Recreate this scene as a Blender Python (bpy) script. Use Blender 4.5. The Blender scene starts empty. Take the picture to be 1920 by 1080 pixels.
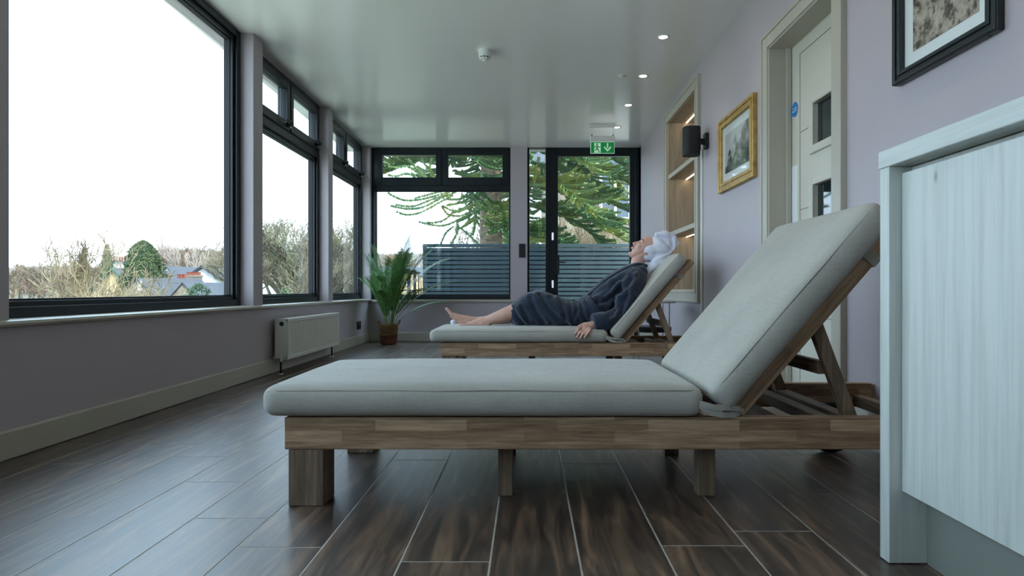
import bpy, bmesh, math, random
from mathutils import Vector, Matrix, noise
D = bpy.data
COL = bpy.context.scene.collection
SC = bpy.context.scene
R = math.radians

# ---------------------------------------------------------------- camera
FPX, H0, VX, VY = 1200.0, 0.62, 990.0, 543.0      # focal length in pixels, eye height, vanishing point (1920x1080)
cam_d = D.cameras.new('camera'); cam = D.objects.new('camera', cam_d); COL.objects.link(cam)
cam.location = (0, 0, H0); cam.rotation_euler = (R(90), 0, 0)
cam_d.sensor_width = 36; cam_d.lens = 36 * FPX / 1920
cam_d.shift_x = -(VX - 960) / 1920; cam_d.shift_y = (VY - 540) / 1920
cam_d.clip_start = 0.05; cam_d.clip_end = 3000
SC.camera = cam

# ---------------------------------------------------------------- world, sun, exposure
SKY_STRENGTH = 1.75
world = D.worlds.new('sky'); SC.world = world; world.use_nodes = True
wn = world.node_tree; wn.nodes.clear()
def N(nt, t, **kw):
    n = nt.nodes.new(t)
    for k, v in kw.items():
        if k.startswith('i_'): n.inputs[k[2:].replace('_', ' ')].default_value = v
        else: setattr(n, k, v)
    return n
def ramp(nt, stops, interp='LINEAR'):
    r = nt.nodes.new('ShaderNodeValToRGB'); r.color_ramp.interpolation = interp
    e = r.color_ramp.elements
    while len(e) < len(stops): e.new(0.5)
    for el, (p, c) in zip(e, stops):
        el.position = p; el.color = (c[0], c[1], c[2], 1) if hasattr(c, '__len__') else (c, c, c, 1)
    return r
def s2l(c):
    return tuple(((v / 255) / 12.92 if v / 255 <= 0.04045 else ((v / 255 + 0.055) / 1.055) ** 2.4) for v in c)
tc = N(wn, 'ShaderNodeTexCoord'); sep = N(wn, 'ShaderNodeSeparateXYZ')
wn.links.new(tc.outputs['Generated'], sep.inputs[0])
grad = ramp(wn, [(0.0, (0.66, 0.83, 1.0)), (0.10, (0.62, 0.81, 1.0)), (0.40, (0.50, 0.75, 1.0)), (1.0, (0.46, 0.72, 1.0))])
wn.links.new(sep.outputs['Z'], grad.inputs[0])
mp = N(wn, 'ShaderNodeMapping'); mp.inputs['Scale'].default_value = (1.0, 1.0, 3.2)
wn.links.new(tc.outputs['Generated'], mp.inputs[0])
cn = N(wn, 'ShaderNodeTexNoise', i_Scale=2.6, i_Detail=6.0, i_Roughness=0.55)
wn.links.new(mp.outputs[0], cn.inputs['Vector'])
cr = ramp(wn, [(0.40, 0.0), (0.66, 1.0)]); wn.links.new(cn.outputs['Fac'], cr.inputs[0])
mx = N(wn, 'ShaderNodeMix', data_type='RGBA'); wn.links.new(cr.outputs[0], mx.inputs['Factor'])
wn.links.new(grad.outputs[0], mx.inputs['A']); mx.inputs['B'].default_value = (0.72, 0.84, 0.98, 1)
bg = N(wn, 'ShaderNodeBackground', i_Strength=SKY_STRENGTH); wo = N(wn, 'ShaderNodeOutputWorld')
wn.links.new(mx.outputs['Result'], bg.inputs[0]); wn.links.new(bg.outputs[0], wo.inputs[0])

sun_d = D.lights.new('sun', 'SUN'); sun_d.energy = 1.6; sun_d.angle = R(3); sun_d.color = (1.0, 0.93, 0.82)
sun = D.objects.new('sun', sun_d); COL.objects.link(sun)
sun.rotation_euler = Vector((-0.62, 0.62, -0.62)).to_track_quat('-Z', 'Y').to_euler()   # shines from behind the right wall

vs = SC.view_settings
SC.display_settings.display_device = 'sRGB'
vs.view_transform = 'Standard'; vs.look = 'None'; vs.gamma = 1.0; vs.use_curve_mapping = False
vs.exposure = 1.65
cy = SC.cycles
cy.max_bounces = 12; cy.diffuse_bounces = 8; cy.glossy_bounces = 5; cy.transparent_max_bounces = 24; cy.transmission_bounces = 8
cy.caustics_reflective = False; cy.caustics_refractive = False
cy.use_denoising = True

# ---------------------------------------------------------------- helpers
def P(x, y, Y):
    """world point that stands Y metres in front of the camera on the sight line (x, y) of the photograph"""
    return Vector(((x - VX) * Y / FPX, Y, H0 + (VY - y) * Y / FPX))
def zc(Y):                      # underside of the gently sloping ceiling
    return 2.337 + 0.018 * (7.65 - Y)

class MB:
    def __init__(s): s.v = []; s.f = []
    def add(s, vs_, fs_):
        o = len(s.v); s.v += [tuple(v) for v in vs_]; s.f += [tuple(i + o for i in f) for f in fs_]; return s
    def box(s, x0, x1, y0, y1, z0, z1):
        if x0 > x1: x0, x1 = x1, x0
        if y0 > y1: y0, y1 = y1, y0
        if z0 > z1: z0, z1 = z1, z0
        return s.add([(x0,y0,z0),(x1,y0,z0),(x1,y1,z0),(x0,y1,z0),(x0,y0,z1),(x1,y0,z1),(x1,y1,z1),(x0,y1,z1)],
                     [(0,3,2,1),(4,5,6,7),(0,1,5,4),(1,2,6,5),(2,3,7,6),(3,0,4,7)])
    def hexa(s, p):               # eight corners, bottom four then top four
        return s.add(p, [(0,3,2,1),(4,5,6,7),(0,1,5,4),(1,2,6,5),(2,3,7,6),(3,0,4,7)])
    def prism(s, poly, axis, a, b):
        """poly: 2-D outline; extruded along axis 'x','y','z' from a to b"""
        def m(p, t):
            return {'x': (t, p[0], p[1]), 'y': (p[0], t, p[1]), 'z': (p[0], p[1], t)}[axis]
        n = len(poly)
        v = [m(p, a) for p in poly] + [m(p, b) for p in poly]
        f = [tuple(range(n)), tuple(range(2 * n - 1, n - 1, -1))] + [(i, i + n, (i + 1) % n + n, (i + 1) % n) for i in range(n)]
        return s.add(v, f)
    def tube(s, pts, rad, n=8, cap=True):
        pts = [Vector(p) for p in pts]
        if not hasattr(rad, '__len__'): rad = [rad] * len(pts)
        o = len(s.v); ref = None
        for i, p in enumerate(pts):
            t = (pts[min(i + 1, len(pts) - 1)] - pts[max(i - 1, 0)])
            if t.length < 1e-9: t = Vector((0, 0, 1))
            t.normalize()
            if ref is None:
                ref = Vector((0, 0, 1)) if abs(t.z) < 0.9 else Vector((1, 0, 0))
            a = ref - t * ref.dot(t)
            if a.length < 1e-6: a = t.orthogonal()
            a.normalize(); ref = a; b = t.cross(a)
            for k in range(n):
                an = 2 * math.pi * k / n
                s.v.append(tuple(p + (a * math.cos(an) + b * math.sin(an)) * rad[i]))
        for i in range(len(pts) - 1):
            for k in range(n):
                k2 = (k + 1) % n
                s.f.append((o + i * n + k, o + i * n + k2, o + (i + 1) * n + k2, o + (i + 1) * n + k))
        if cap:
            s.f.append(tuple(o + k for k in range(n - 1, -1, -1)))
            e = o + (len(pts) - 1) * n
            s.f.append(tuple(e + k for k in range(n)))
        return s
    def cyl(s, p0, p1, r, n=16): return s.tube([p0, p1], r, n)
    def lathe(s, prof, c=(0, 0, 0), n=24, axis='z', cap=True):
        o = len(s.v)
        for (r, h) in prof:
            for k in range(n):
                a = 2 * math.pi * k / n; x, y = r * math.cos(a), r * math.sin(a)
                q = {'z': (x, y, h), 'x': (h, x, y), 'y': (y, h, x)}[axis]
                s.v.append((q[0] + c[0], q[1] + c[1], q[2] + c[2]))
        for i in range(len(prof) - 1):
            for k in range(n):
                k2 = (k + 1) % n
                s.f.append((o + i * n + k, o + i * n + k2, o + (i + 1) * n + k2, o + (i + 1) * n + k))
        if cap:
            s.f.append(tuple(o + k for k in range(n - 1, -1, -1)))
            e = o + (len(prof) - 1) * n; s.f.append(tuple(e + k for k in range(n)))
        return s
    def sweep(s, ctrl, n=24, sub=6, side=Vector((0, 1, 0)), power=2.0, closed_ends=True):
        """ctrl: (point, radius along 'side', radius across); smooth swept solid with rounded ends"""
        pts = []
        m = len(ctrl)
        def cr3(a, b, c, d, t): return 0.5 * ((2*b) + (c-a)*t + (2*a-5*b+4*c-d)*t*t + (3*b-a-3*c+d)*t**3)
        for i in range(m - 1):
            A, B, C_, E = ctrl[max(i-1, 0)], ctrl[i], ctrl[i+1], ctrl[min(i+2, m-1)]
            for k in range(sub):
                t = k / sub
                pts.append((cr3(Vector(A[0]), Vector(B[0]), Vector(C_[0]), Vector(E[0]), t),
                            cr3(A[1], B[1], C_[1], E[1], t), cr3(A[2], B[2], C_[2], E[2], t)))
        pts.append((Vector(ctrl[-1][0]), ctrl[-1][1], ctrl[-1][2]))
        rings = []
        for i, (p, ra, rb) in enumerate(pts):
            t = (pts[min(i+1, len(pts)-1)][0] - pts[max(i-1, 0)][0]).normalized()
            a = (side - t * side.dot(t)).normalized(); b = t.cross(a)
            rings.append((p, t, a, b, max(ra, 1e-4), max(rb, 1e-4)))
        if closed_ends:
            p, t, a, b, ra, rb = rings[0]; rr = min(ra, rb)
            pre = [(p - t * rr * math.sin(q) * .75, t, a, b, ra * math.cos(q) + 1e-4, rb * math.cos(q) + 1e-4) for q in (R(85), R(60), R(30))]
            p, t, a, b, ra, rb = rings[-1]; rr = min(ra, rb)
            post = [(p + t * rr * math.sin(q) * .75, t, a, b, ra * math.cos(q) + 1e-4, rb * math.cos(q) + 1e-4) for q in (R(30), R(60), R(85))]
            rings = pre + rings + post
        o = len(s.v)
        for (p, t, a, b, ra, rb) in rings:
            for k in range(n):
                an = 2 * math.pi * k / n; c, d = math.cos(an), math.sin(an)
                e = 2 / power
                c = math.copysign(abs(c) ** e, c); d = math.copysign(abs(d) ** e, d)
                s.v.append(tuple(p + a * c * ra + b * d * rb))
        for i in range(len(rings) - 1):
            for k in range(n):
                k2 = (k + 1) % n
                s.f.append((o+i*n+k, o+i*n+k2, o+(i+1)*n+k2, o+(i+1)*n+k))
        s.f.append(tuple(o + k for k in range(n - 1, -1, -1)))
        e = o + (len(rings) - 1) * n; s.f.append(tuple(e + k for k in range(n)))
        return s
    def ball(s, c, r, n=14, mat=None):
        rx = r if hasattr(r, '__len__') else (r, r, r)
        c = Vector(c); o = len(s.v); m = n // 2
        for i in range(1, m):
            th = math.pi * i / m
            for k in range(n):
                ph = 2 * math.pi * k / n
                v = Vector((rx[0]*math.sin(th)*math.cos(ph), rx[1]*math.sin(th)*math.sin(ph), rx[2]*math.cos(th)))
                if mat: v = mat @ v
                s.v.append(tuple(c + v))
        top = Vector((0, 0, rx[2])); bot = Vector((0, 0, -rx[2]))
        if mat: top = mat @ top; bot = mat @ bot
        s.v.append(tuple(c + top)); s.v.append(tuple(c + bot))
        for i in range(m - 2):
            for k in range(n):
                k2 = (k + 1) % n
                s.f.append((o+i*n+k, o+(i+1)*n+k, o+(i+1)*n+k2, o+i*n+k2))
        tp = o + (m - 1) * n
        for k in range(n):
            k2 = (k + 1) % n
            s.f.append((tp, o + k, o + k2)); s.f.append((tp + 1, o + (m-2)*n + k2, o + (m-2)*n + k))
        return s
    def mesh(s, name, bevel=0, smooth=False, seg=1):
        me = D.meshes.new(name); me.from_pydata(s.v, [], s.f)
        bm = bmesh.new(); bm.from_mesh(me)
        bmesh.ops.recalc_face_normals(bm, faces=bm.faces)
        if bevel:
            es = [e for e in bm.edges if len(e.link_faces) == 2 and e.calc_face_angle(0) > 0.5]
            bmesh.ops.bevel(bm, geom=es, offset=bevel, segments=seg, affect='EDGES', clamp_overlap=True)
        bm.to_mesh(me); bm.free()
        if smooth:
            me.shade_smooth()
            if smooth == 'auto':
                me.shade_smooth()
                bm = bmesh.new(); bm.from_mesh(me)
                for e in bm.edges:
                    e.smooth = not (len(e.link_faces) == 2 and e.calc_face_angle(0) > R(38))
                bm.to_mesh(me); bm.free()
        return me
    def build(s, name, mat, parent=None, bevel=0, smooth=False, seg=1, **props):
        me = s.mesh(name, bevel, smooth, seg)
        if mat: me.materials.append(mat)
        o = D.objects.new(name, me); COL.objects.link(o)
        if parent: o.parent = parent
        for k, v in props.items(): o[k] = v
        return o
def thing(name, label, cat, loc=(0, 0, 0), group=None, kind=None):
    o = D.objects.new(name, None); COL.objects.link(o); o.location = loc; o.empty_display_size = 0.1
    if label: o['label'] = label
    if cat: o['category'] = cat
    if group: o['group'] = group
    if kind: o['kind'] = kind
    return o
def tag(o, label=None, cat=None, group=None, kind=None):
    for k, v in (('label', label), ('category', cat), ('group', group), ('kind', kind)):
        if v: o[k] = v
    return o
def child_copy(o, parent, loc=None, name=None):
    c = o.copy(); COL.objects.link(c); c.parent = parent
    if loc is not None: c.location = loc
    return c

# ---------------------------------------------------------------- materials
def principled(name, color, rough=0.5, metal=0.0, spec=0.5, coat=0.0, sheen=0.0, emit=None, es=0.0):
    m = D.materials.new(name); m.use_nodes = True
    b = m.node_tree.nodes['Principled BSDF']
    b.inputs['Base Color'].default_value = (*color, 1)
    b.inputs['Roughness'].default_value = rough; b.inputs['Metallic'].default_value = metal
    b.inputs['Specular IOR Level'].default_value = spec
    b.inputs['Coat Weight'].default_value = coat; b.inputs['Sheen Weight'].default_value = sheen
    if emit: b.inputs['Emission Color'].default_value = (*emit, 1); b.inputs['Emission Strength'].default_value = es
    return m
def textured(name, stops, scale=(1, 1, 1), nscale=5.0, detail=4.0, rough=0.5, bump=0.0, bscale=None, spec=0.5, sheen=0.0,
             random_tone=0.0, coat=0.0, metal=0.0, rrange=None, coords='Object', distortion=0.0, bdist=0.01):
    """a base colour that varies through a noise field, with optional relief and a tone of its own per object"""
    m = principled(name, stops[0][1], rough, metal, spec, coat, sheen)
    nt = m.node_tree; b = nt.nodes['Principled BSDF']
    t = N(nt, 'ShaderNodeTexCoord'); mp = N(nt, 'ShaderNodeMapping'); mp.inputs['Scale'].default_value = scale
    nt.links.new(t.outputs[coords], mp.inputs[0])
    vec = mp.outputs[0]
    if random_tone:
        oi = N(nt, 'ShaderNodeObjectInfo')
        ad = N(nt, 'ShaderNodeVectorMath', operation='MULTIPLY_ADD'); ml = N(nt, 'ShaderNodeMath', operation='MULTIPLY'); ml.inputs[1].default_value = 37.0
        nt.links.new(oi.outputs['Random'], ml.inputs[0])
        cb = N(nt, 'ShaderNodeCombineXYZ')
        for i in range(3): nt.links.new(ml.outputs[0], cb.inputs[i])
        ad2 = N(nt, 'ShaderNodeVectorMath', operation='ADD'); nt.links.new(vec, ad2.inputs[0]); nt.links.new(cb.outputs[0], ad2.inputs[1])
        vec = ad2.outputs[0]; nt.nodes.remove(ad)
    n = N(nt, 'ShaderNodeTexNoise', i_Scale=nscale, i_Detail=detail, i_Roughness=0.6, i_Distortion=distortion)
    nt.links.new(vec, n.inputs['Vector'])
    r = ramp(nt, stops); nt.links.new(n.outputs['Fac'], r.inputs[0])
    col = r.outputs[0]
    if random_tone:
        hs = N(nt, 'ShaderNodeHueSaturation'); mr = N(nt, 'ShaderNodeMapRange')
        mr.inputs['To Min'].default_value = 1 - random_tone; mr.inputs['To Max'].default_value = 1 + random_tone
        nt.links.new(oi.outputs['Random'], mr.inputs['Value']); nt.links.new(mr.outputs[0], hs.inputs['Value'])
        nt.links.new(col, hs.inputs['Color']); col = hs.outputs[0]
    nt.links.new(col, b.inputs['Base Color'])
    if rrange:
        rr = N(nt, 'ShaderNodeMapRange'); rr.inputs['To Min'].default_value = rrange[0]; rr.inputs['To Max'].default_value = rrange[1]
        nt.links.new(n.outputs['Fac'], rr.inputs['Value']); nt.links.new(rr.outputs[0], b.inputs['Roughness'])
    if bump:
        bp = N(nt, 'ShaderNodeBump', i_Strength=bump, i_Distance=bdist)
        src = n
        if bscale:
            src = N(nt, 'ShaderNodeTexNoise', i_Scale=bscale, i_Detail=3.0); nt.links.new(vec, src.inputs['Vector'])
        nt.links.new(src.outputs['Fac'], bp.inputs['Height']); nt.links.new(bp.outputs[0], b.inputs['Normal'])
    return m
def glass_mat(name, tint=(0.965, 0.985, 0.98), f0=0.035):
    m = D.materials.new(name); m.use_nodes = True; nt = m.node_tree; nt.nodes.clear()
    o = N(nt, 'ShaderNodeOutputMaterial'); mix = N(nt, 'ShaderNodeMixShader')
    tr = N(nt, 'ShaderNodeBsdfTransparent'); tr.inputs[0].default_value = (*tint, 1)
    gl = N(nt, 'ShaderNodeBsdfGlossy'); gl.inputs['Roughness'].default_value = 0.01; gl.inputs['Color'].default_value = (0.9, 1, 1, 1)
    lw = N(nt, 'ShaderNodeLayerWeight', i_Blend=0.5); pw = N(nt, 'ShaderNodeMath', operation='POWER'); pw.inputs[1].default_value = 5.0   # Schlick
    fr = N(nt, 'ShaderNodeMapRange'); fr.inputs['To Min'].default_value = f0; fr.inputs['To Max'].default_value = 0.8
    nt.links.new(lw.outputs['Facing'], pw.inputs[0]); nt.links.new(pw.outputs[0], fr.inputs['Value'])
    nt.links.new(fr.outputs[0], mix.inputs[0]); nt.links.new(tr.outputs[0], mix.inputs[1]); nt.links.new(gl.outputs[0], mix.inputs[2])
    nt.links.new(mix.outputs[0], o.inputs[0]); return m
def grain_wood(name, dark, mid, light, axis=0, stave=(0.26, 0.031), rough=0.55, tone=0.0):
    """glued-up hardwood: short staves of slightly different tone, fine grain along one axis"""
    m = principled(name, mid, rough, spec=0.35); nt = m.node_tree; b = nt.nodes['Principled BSDF']
    t = N(nt, 'ShaderNodeTexCoord'); sp = N(nt, 'ShaderNodeSeparateXYZ'); nt.links.new(t.outputs['Object'], sp.inputs[0])
    names = ['X', 'Y', 'Z']; lo = sp.outputs[names[axis]]
    other = [i for i in range(3) if i != axis]
    sm = N(nt, 'ShaderNodeMath', operation='ADD'); nt.links.new(sp.outputs[names[other[0]]], sm.inputs[0]); nt.links.new(sp.outputs[names[other[1]]], sm.inputs[1])
    cv = N(nt, 'ShaderNodeCombineXYZ'); nt.links.new(lo, cv.inputs[0]); nt.links.new(sm.outputs[0], cv.inputs[1])
    br = N(nt, 'ShaderNodeTexBrick'); br.offset = 0.37; br.offset_frequency = 2
    br.inputs['Scale'].default_value = 1; br.inputs['Mortar Size'].default_value = 0; br.inputs['Brick Width'].default_value = stave[0]
    br.inputs['Row Height'].default_value = stave[1]; br.inputs['Bias'].default_value = 0
    br.inputs['Color1'].default_value = (0.0, 0.0, 0.0, 1); br.inputs['Color2'].default_value = (1, 1, 1, 1)
    nt.links.new(cv.outputs[0], br.inputs['Vector'])
    mp = N(nt, 'ShaderNodeMapping'); sc = [60, 60, 60]; sc[axis] = 4.0; mp.inputs['Scale'].default_value = sc
    nt.links.new(t.outputs['Object'], mp.inputs[0])
    ns = N(nt, 'ShaderNodeTexNoise', i_Scale=1.6, i_Detail=6.0, i_Roughness=0.65, i_Distortion=0.4); nt.links.new(mp.outputs[0], ns.inputs['Vector'])
    ad = N(nt, 'ShaderNodeMath', operation='MULTIPLY_ADD'); nt.links.new(br.outputs['Color'], ad.inputs[0]); ad.inputs[1].default_value = 0.34
    nt.links.new(ns.outputs['Fac'], ad.inputs[2])
    r = ramp(nt, [(0.30, dark), (0.62, mid), (0.95, light)]); nt.links.new(ad.outputs[0], r.inputs[0])
    nt.links.new(r.outputs[0], b.inputs['Base Color'])
    bp = N(nt, 'ShaderNodeBump', i_Strength=0.25, i_Distance=0.002); nt.links.new(ns.outputs['Fac'], bp.inputs['Height']); nt.links.new(bp.outputs[0], b.inputs['Normal'])
    return m

M = {}
M['wall'] = textured('mauve_wall_paint', [(0.3, s2l((176, 167, 172))), (0.7, s2l((181, 172, 177)))], nscale=1.5, rough=0.42, spec=0.35, bump=0.05, bscale=160, coords='Object', bdist=0.001)
M['ceiling'] = textured('ceiling_satin_paint', [(0.3, s2l((240, 238, 236))), (0.7, s2l((243, 241, 239)))], nscale=0.8, rough=0.17, spec=0.5, bump=0.08, bscale=5, bdist=0.004)
M['trim'] = textured('trim_stone_paint', [(0.3, s2l((176, 170, 156))), (0.7, s2l((183, 177, 163)))], nscale=2, rough=0.35, spec=0.4)
M['frame'] = textured('anthracite_frame', [(0.3, s2l((11, 21, 26))), (0.7, s2l((15, 26, 31)))], nscale=3, rough=0.3, spec=0.38)
M['black'] = principled('black_plastic', s2l((18, 20, 22)), 0.4)
M['gasket'] = principled('black_rubber', s2l((10, 12, 13)), 0.6)
M['chrome'] = principled('chrome', (0.75, 0.76, 0.78), 0.18, 1.0)
M['white'] = principled('white_plastic', s2l((225, 226, 222)), 0.35)
M['enamel'] = principled('white_enamel', s2l((214, 214, 206)), 0.3)
M['glass'] = glass_mat('window_glass')
M['dark_room_glass'] = principled('dark_room_glass', s2l((22, 34, 36)), 0.03, spec=0.8)  # opaque pane; the darkness of the room beyond is put into its colour
M['grout'] = textured('grout', [(0.3, s2l((160, 154, 145))), (0.7, s2l((178, 172, 163)))], nscale=30, rough=0.8)
M['timber'] = grain_wood('acacia_along', s2l((90, 68, 50)), s2l((146, 118, 92)), s2l((196, 164, 132)), 0)
M['timber_y'] = grain_wood('acacia_across', s2l((70, 56, 44)), s2l((108, 90, 72)), s2l((146, 122, 98)), 1)
M['timber_z'] = grain_wood('acacia_upright', s2l((76, 62, 50)), s2l((112, 95, 78)), s2l((142, 120, 98)), 2)
def fabric_mat(name, c1, c2, weave=420, rough=0.9):
    m = textured(name, [(0.35, c1), (0.65, c2)], scale=(1, 1, 1), nscale=3.0, rough=rough, spec=0.2, sheen=0.25)
    nt = m.node_tree; b = nt.nodes['Principled BSDF']
    t = N(nt, 'ShaderNodeTexCoord')
    w1 = N(nt, 'ShaderNodeTexNoise', i_Scale=weave, i_Detail=2.0); w2 = N(nt, 'ShaderNodeTexNoise', i_Scale=7.0, i_Detail=4.0)
    nt.links.new(t.outputs['Object'], w1.inputs['Vector']); nt.links.new(t.outputs['Object'], w2.inputs['Vector'])
    b1 = N(nt, 'ShaderNodeBump', i_Strength=0.35, i_Distance=0.0012); b2 = N(nt, 'ShaderNodeBump', i_Strength=0.5, i_Distance=0.012)
    nt.links.new(w1.outputs['Fac'], b1.inputs['Height']); nt.links.new(w2.outputs['Fac'], b2.inputs['Height'])
    nt.links.new(b2.outputs[0], b1.inputs['Normal']); nt.links.new(b1.outputs[0], b.inputs['Normal'])
    old = b.inputs['Base Color'].links[0].from_socket; prev = old
    for sc_ in ((14, 260, 260), (260, 14, 260)):                 # slubs running both ways
        mp2 = N(nt, 'ShaderNodeMapping'); mp2.inputs['Scale'].default_value = sc_; nt.links.new(t.outputs['Object'], mp2.inputs[0])
        n2 = N(nt, 'ShaderNodeTexNoise', i_Scale=1.0, i_Detail=3.0); nt.links.new(mp2.outputs[0], n2.inputs['Vector'])
        r2 = ramp(nt, [(0.38, 0.955), (0.62, 1.035)]); nt.links.new(n2.outputs['Fac'], r2.inputs[0])
        mm = N(nt, 'ShaderNodeMix', data_type='RGBA', blend_type='MULTIPLY'); mm.inputs['Factor'].default_value = 1.0
        nt.links.new(prev, mm.inputs['A']); nt.links.new(r2.outputs[0], mm.inputs['B']); prev = mm.outputs['Result']
    nt.links.new(prev, b.inputs['Base Color'])
    return m
M['cushion'] = fabric_mat('taupe_canvas', s2l((162, 159, 150)), s2l((174, 171, 162)))
M['piping'] = principled('taupe_piping', s2l((152, 148, 136)), 0.85)
# ---------------------------------------------------------------- room shell
XL, XR, YE, YB = -1.90, 1.349, 7.65, -1.6          # left wall, right wall, end wall, wall behind the camera
def wall_grid(name, mat, plane, at, thick, us, zs, holes, parent=None):
    """a wall with openings as one closed mesh. plane 'x': u runs along Y; plane 'y': u runs along X"""
    def pt(t, u, z): return (at + t * thick, u, z) if plane == 'x' else (u, at + t * thick, z)
    mb = MB(); idx = {}
    def vid(t, i, j):
        k = (t, i, j)
        if k not in idx: idx[k] = len(mb.v); mb.v.append(pt(t, us[i], zs[j]))
        return idx[k]
    solid = {(i, j) for i in range(len(us) - 1) for j in range(len(zs) - 1)
             if not any(a <= (us[i] + us[i+1]) / 2 <= b and c <= (zs[j] + zs[j+1]) / 2 <= d for a, b, c, d in holes)}
    for (i, j) in solid:
        for t in (0, 1): mb.f.append(tuple(vid(t, a, b) for a, b in ((i, j), (i+1, j), (i+1, j+1), (i, j+1))))
        for (di, dj, a, b) in ((0, -1, (i, j), (i+1, j)), (1, 0, (i+1, j), (i+1, j+1)), (0, 1, (i+1, j+1), (i, j+1)), (-1, 0, (i, j+1), (i, j))):
            if (i + di, j + dj) not in solid:
                mb.f.append((vid(0, *a), vid(0, *b), vid(1, *b), vid(1, *a)))
    return mb.build(name, mat, parent)

# floor: grout bed with single porcelain planks on it
floor = MB().box(XL - 0.3, 1.6, YB - 0.1, 8.1, -0.12, -0.0008).build('floor', M['grout'])
tag(floor, 'dark brown wood-look porcelain plank floor with pale grout lines', 'floor', kind='structure')
tile_m = textured('wood_look_tile', [(0.32, s2l((26, 18, 13))), (0.46, s2l((56, 40, 29))), (0.58, s2l((96, 72, 53))), (0.80, s2l((150, 120, 92)))],
                  scale=(16, 1.7, 16), nscale=1.7, detail=8, rough=0.4, bump=0.2, spec=1.0, random_tone=0.12, rrange=(0.40, 0.55), coat=0.55, distortion=0.9, bdist=0.003)
PIT, TL, GAP, XG0 = 0.2045, 1.20, 0.0046, -0.0866
joints = {0: 1.459, -1: 2.328, -3: 1.734, -5: 2.369, -7: 2.278, 1: 1.984, 2: 2.275, 4: 1.643, 5: 1.94, 3: 2.75, -2: 2.74, -4: 2.06, -6: 1.36, -8: 2.6, 6: 2.4, 7: 1.5}
tb_ = tile_m.node_tree.nodes['Principled BSDF']; tb_.inputs['Coat Roughness'].default_value = 0.36; tb_.inputs['Coat IOR'].default_value = 1.55
rnd = random.Random(4)
tile_cache = {}
k = -9
while True:
    x0 = XG0 + (k - 1) * PIT; x1 = x0 + PIT          # strip k lies left of grout line k
    if x0 > 1.349: break
    a, b = max(x0 + GAP / 2, XL - 0.02), min(x1 - GAP / 2, 1.40)
    if b - a > 0.01:
        j = joints.get(k, 2.0)
        y = j - TL * math.ceil((j - (YB - 0.02)) / TL)
        while y < 7.64:
            y0, y1 = max(y, YB - 0.02) + GAP / 2, min(y + TL, 7.66) - GAP / 2
            if y1 - y0 > 0.02:
                key = (round(b - a, 4), round(y1 - y0, 4))
                if key not in tile_cache:
                    w, l = b - a, y1 - y0
                    me = MB().box(-w/2, w/2, -l/2, l/2, -0.010, 0).mesh('tile', bevel=0.0007); me.materials.append(tile_m); tile_cache[key] = me
                t = D.objects.new('tile', tile_cache[key]); COL.objects.link(t); t.parent = floor
                t.location = ((a + b) / 2, (y0 + y1) / 2, 0)
            y += TL
    k += 1

cl = MB().hexa([(-2.25, YB-.1, zc(YB-.1)), (1.6, YB-.1, zc(YB-.1)), (1.6, 7.95, zc(7.95)), (-2.25, 7.95, zc(7.95)),
                (-2.25, YB-.1, 2.75), (1.6, YB-.1, 2.75), (1.6, 7.95, 2.75), (-2.25, 7.95, 2.75)])
tag(cl.build('ceiling', M['ceiling']), 'pale grey-green satin ceiling reflecting the windows', 'ceiling', kind='structure')

# left wall with its plaster pillars
wl = MB().box(-2.2, XL, YB - .1, 7.9, -0.05, 0.49).build('wall_left', M['wall'])
tag(wl, 'low mauve wall under the long row of windows', 'wall', kind='structure')
for (a, b) in ((0.15, 0.30), (2.19, 2.346), (4.43, 4.586), (6.10, 6.235)):
    MB().box(-2.078, XL, a, b, 0.496, zc(a) + 0.02).build('pillar', M['wall'], wl, bevel=0.003)
MB().box(-2.2, -1.992, YB - .1, 7.8, 2.372, 2.6).build('header', M['wall'], wl)
MB().box(-2.2, XL, YB - .1, -1.45, 0.496, 2.6).build('pillar', M['wall'], wl)
tag(MB().box(-1.905, -1.884, YB, 7.64, 0, 0.108).build('baseboard_left', M['trim'], bevel=0.006), 'stone-coloured baseboard under the window wall', 'baseboard', kind='structure')
sl = MB().prism([(-2.02, 0.482), (-1.885, 0.482), (-1.873, 0.487), (-1.868, 0.495), (-1.873, 0.505), (-1.885, 0.509), (-2.02, 0.509)], 'y', YB, 7.66)
tag(sl.build('trim_1', M['trim']), 'long stone-coloured window sill running down the left wall', 'window sill', kind='structure')

# end wall
we = wall_grid('wall_end', M['wall'], 'y', YE, 0.20, [-2.078, -1.89, -0.21, -0.008, 1.349, 1.6], [-0.05, 0.47, 2.36, 2.7],
               [(-1.89, -0.21, 0.47, 2.36), (-0.008, 1.349, -0.05, 2.36)])
tag(we, 'mauve end wall holding the end window and the glazed door', 'wall', kind='structure')
tag(MB().box(-1.885, -0.01, 7.632, 7.66, 0, 0.11).build('baseboard_end', M['trim'], bevel=0.006), 'stone-coloured baseboard below the end window', 'baseboard', kind='structure')
tag(MB().box(-1.885, -0.006, 7.622, 7.75, 0.468, 0.50).build('trim_2', M['trim'], bevel=0.008, seg=2), 'stone-coloured sill below the end window', 'window sill', kind='structure')

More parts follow.
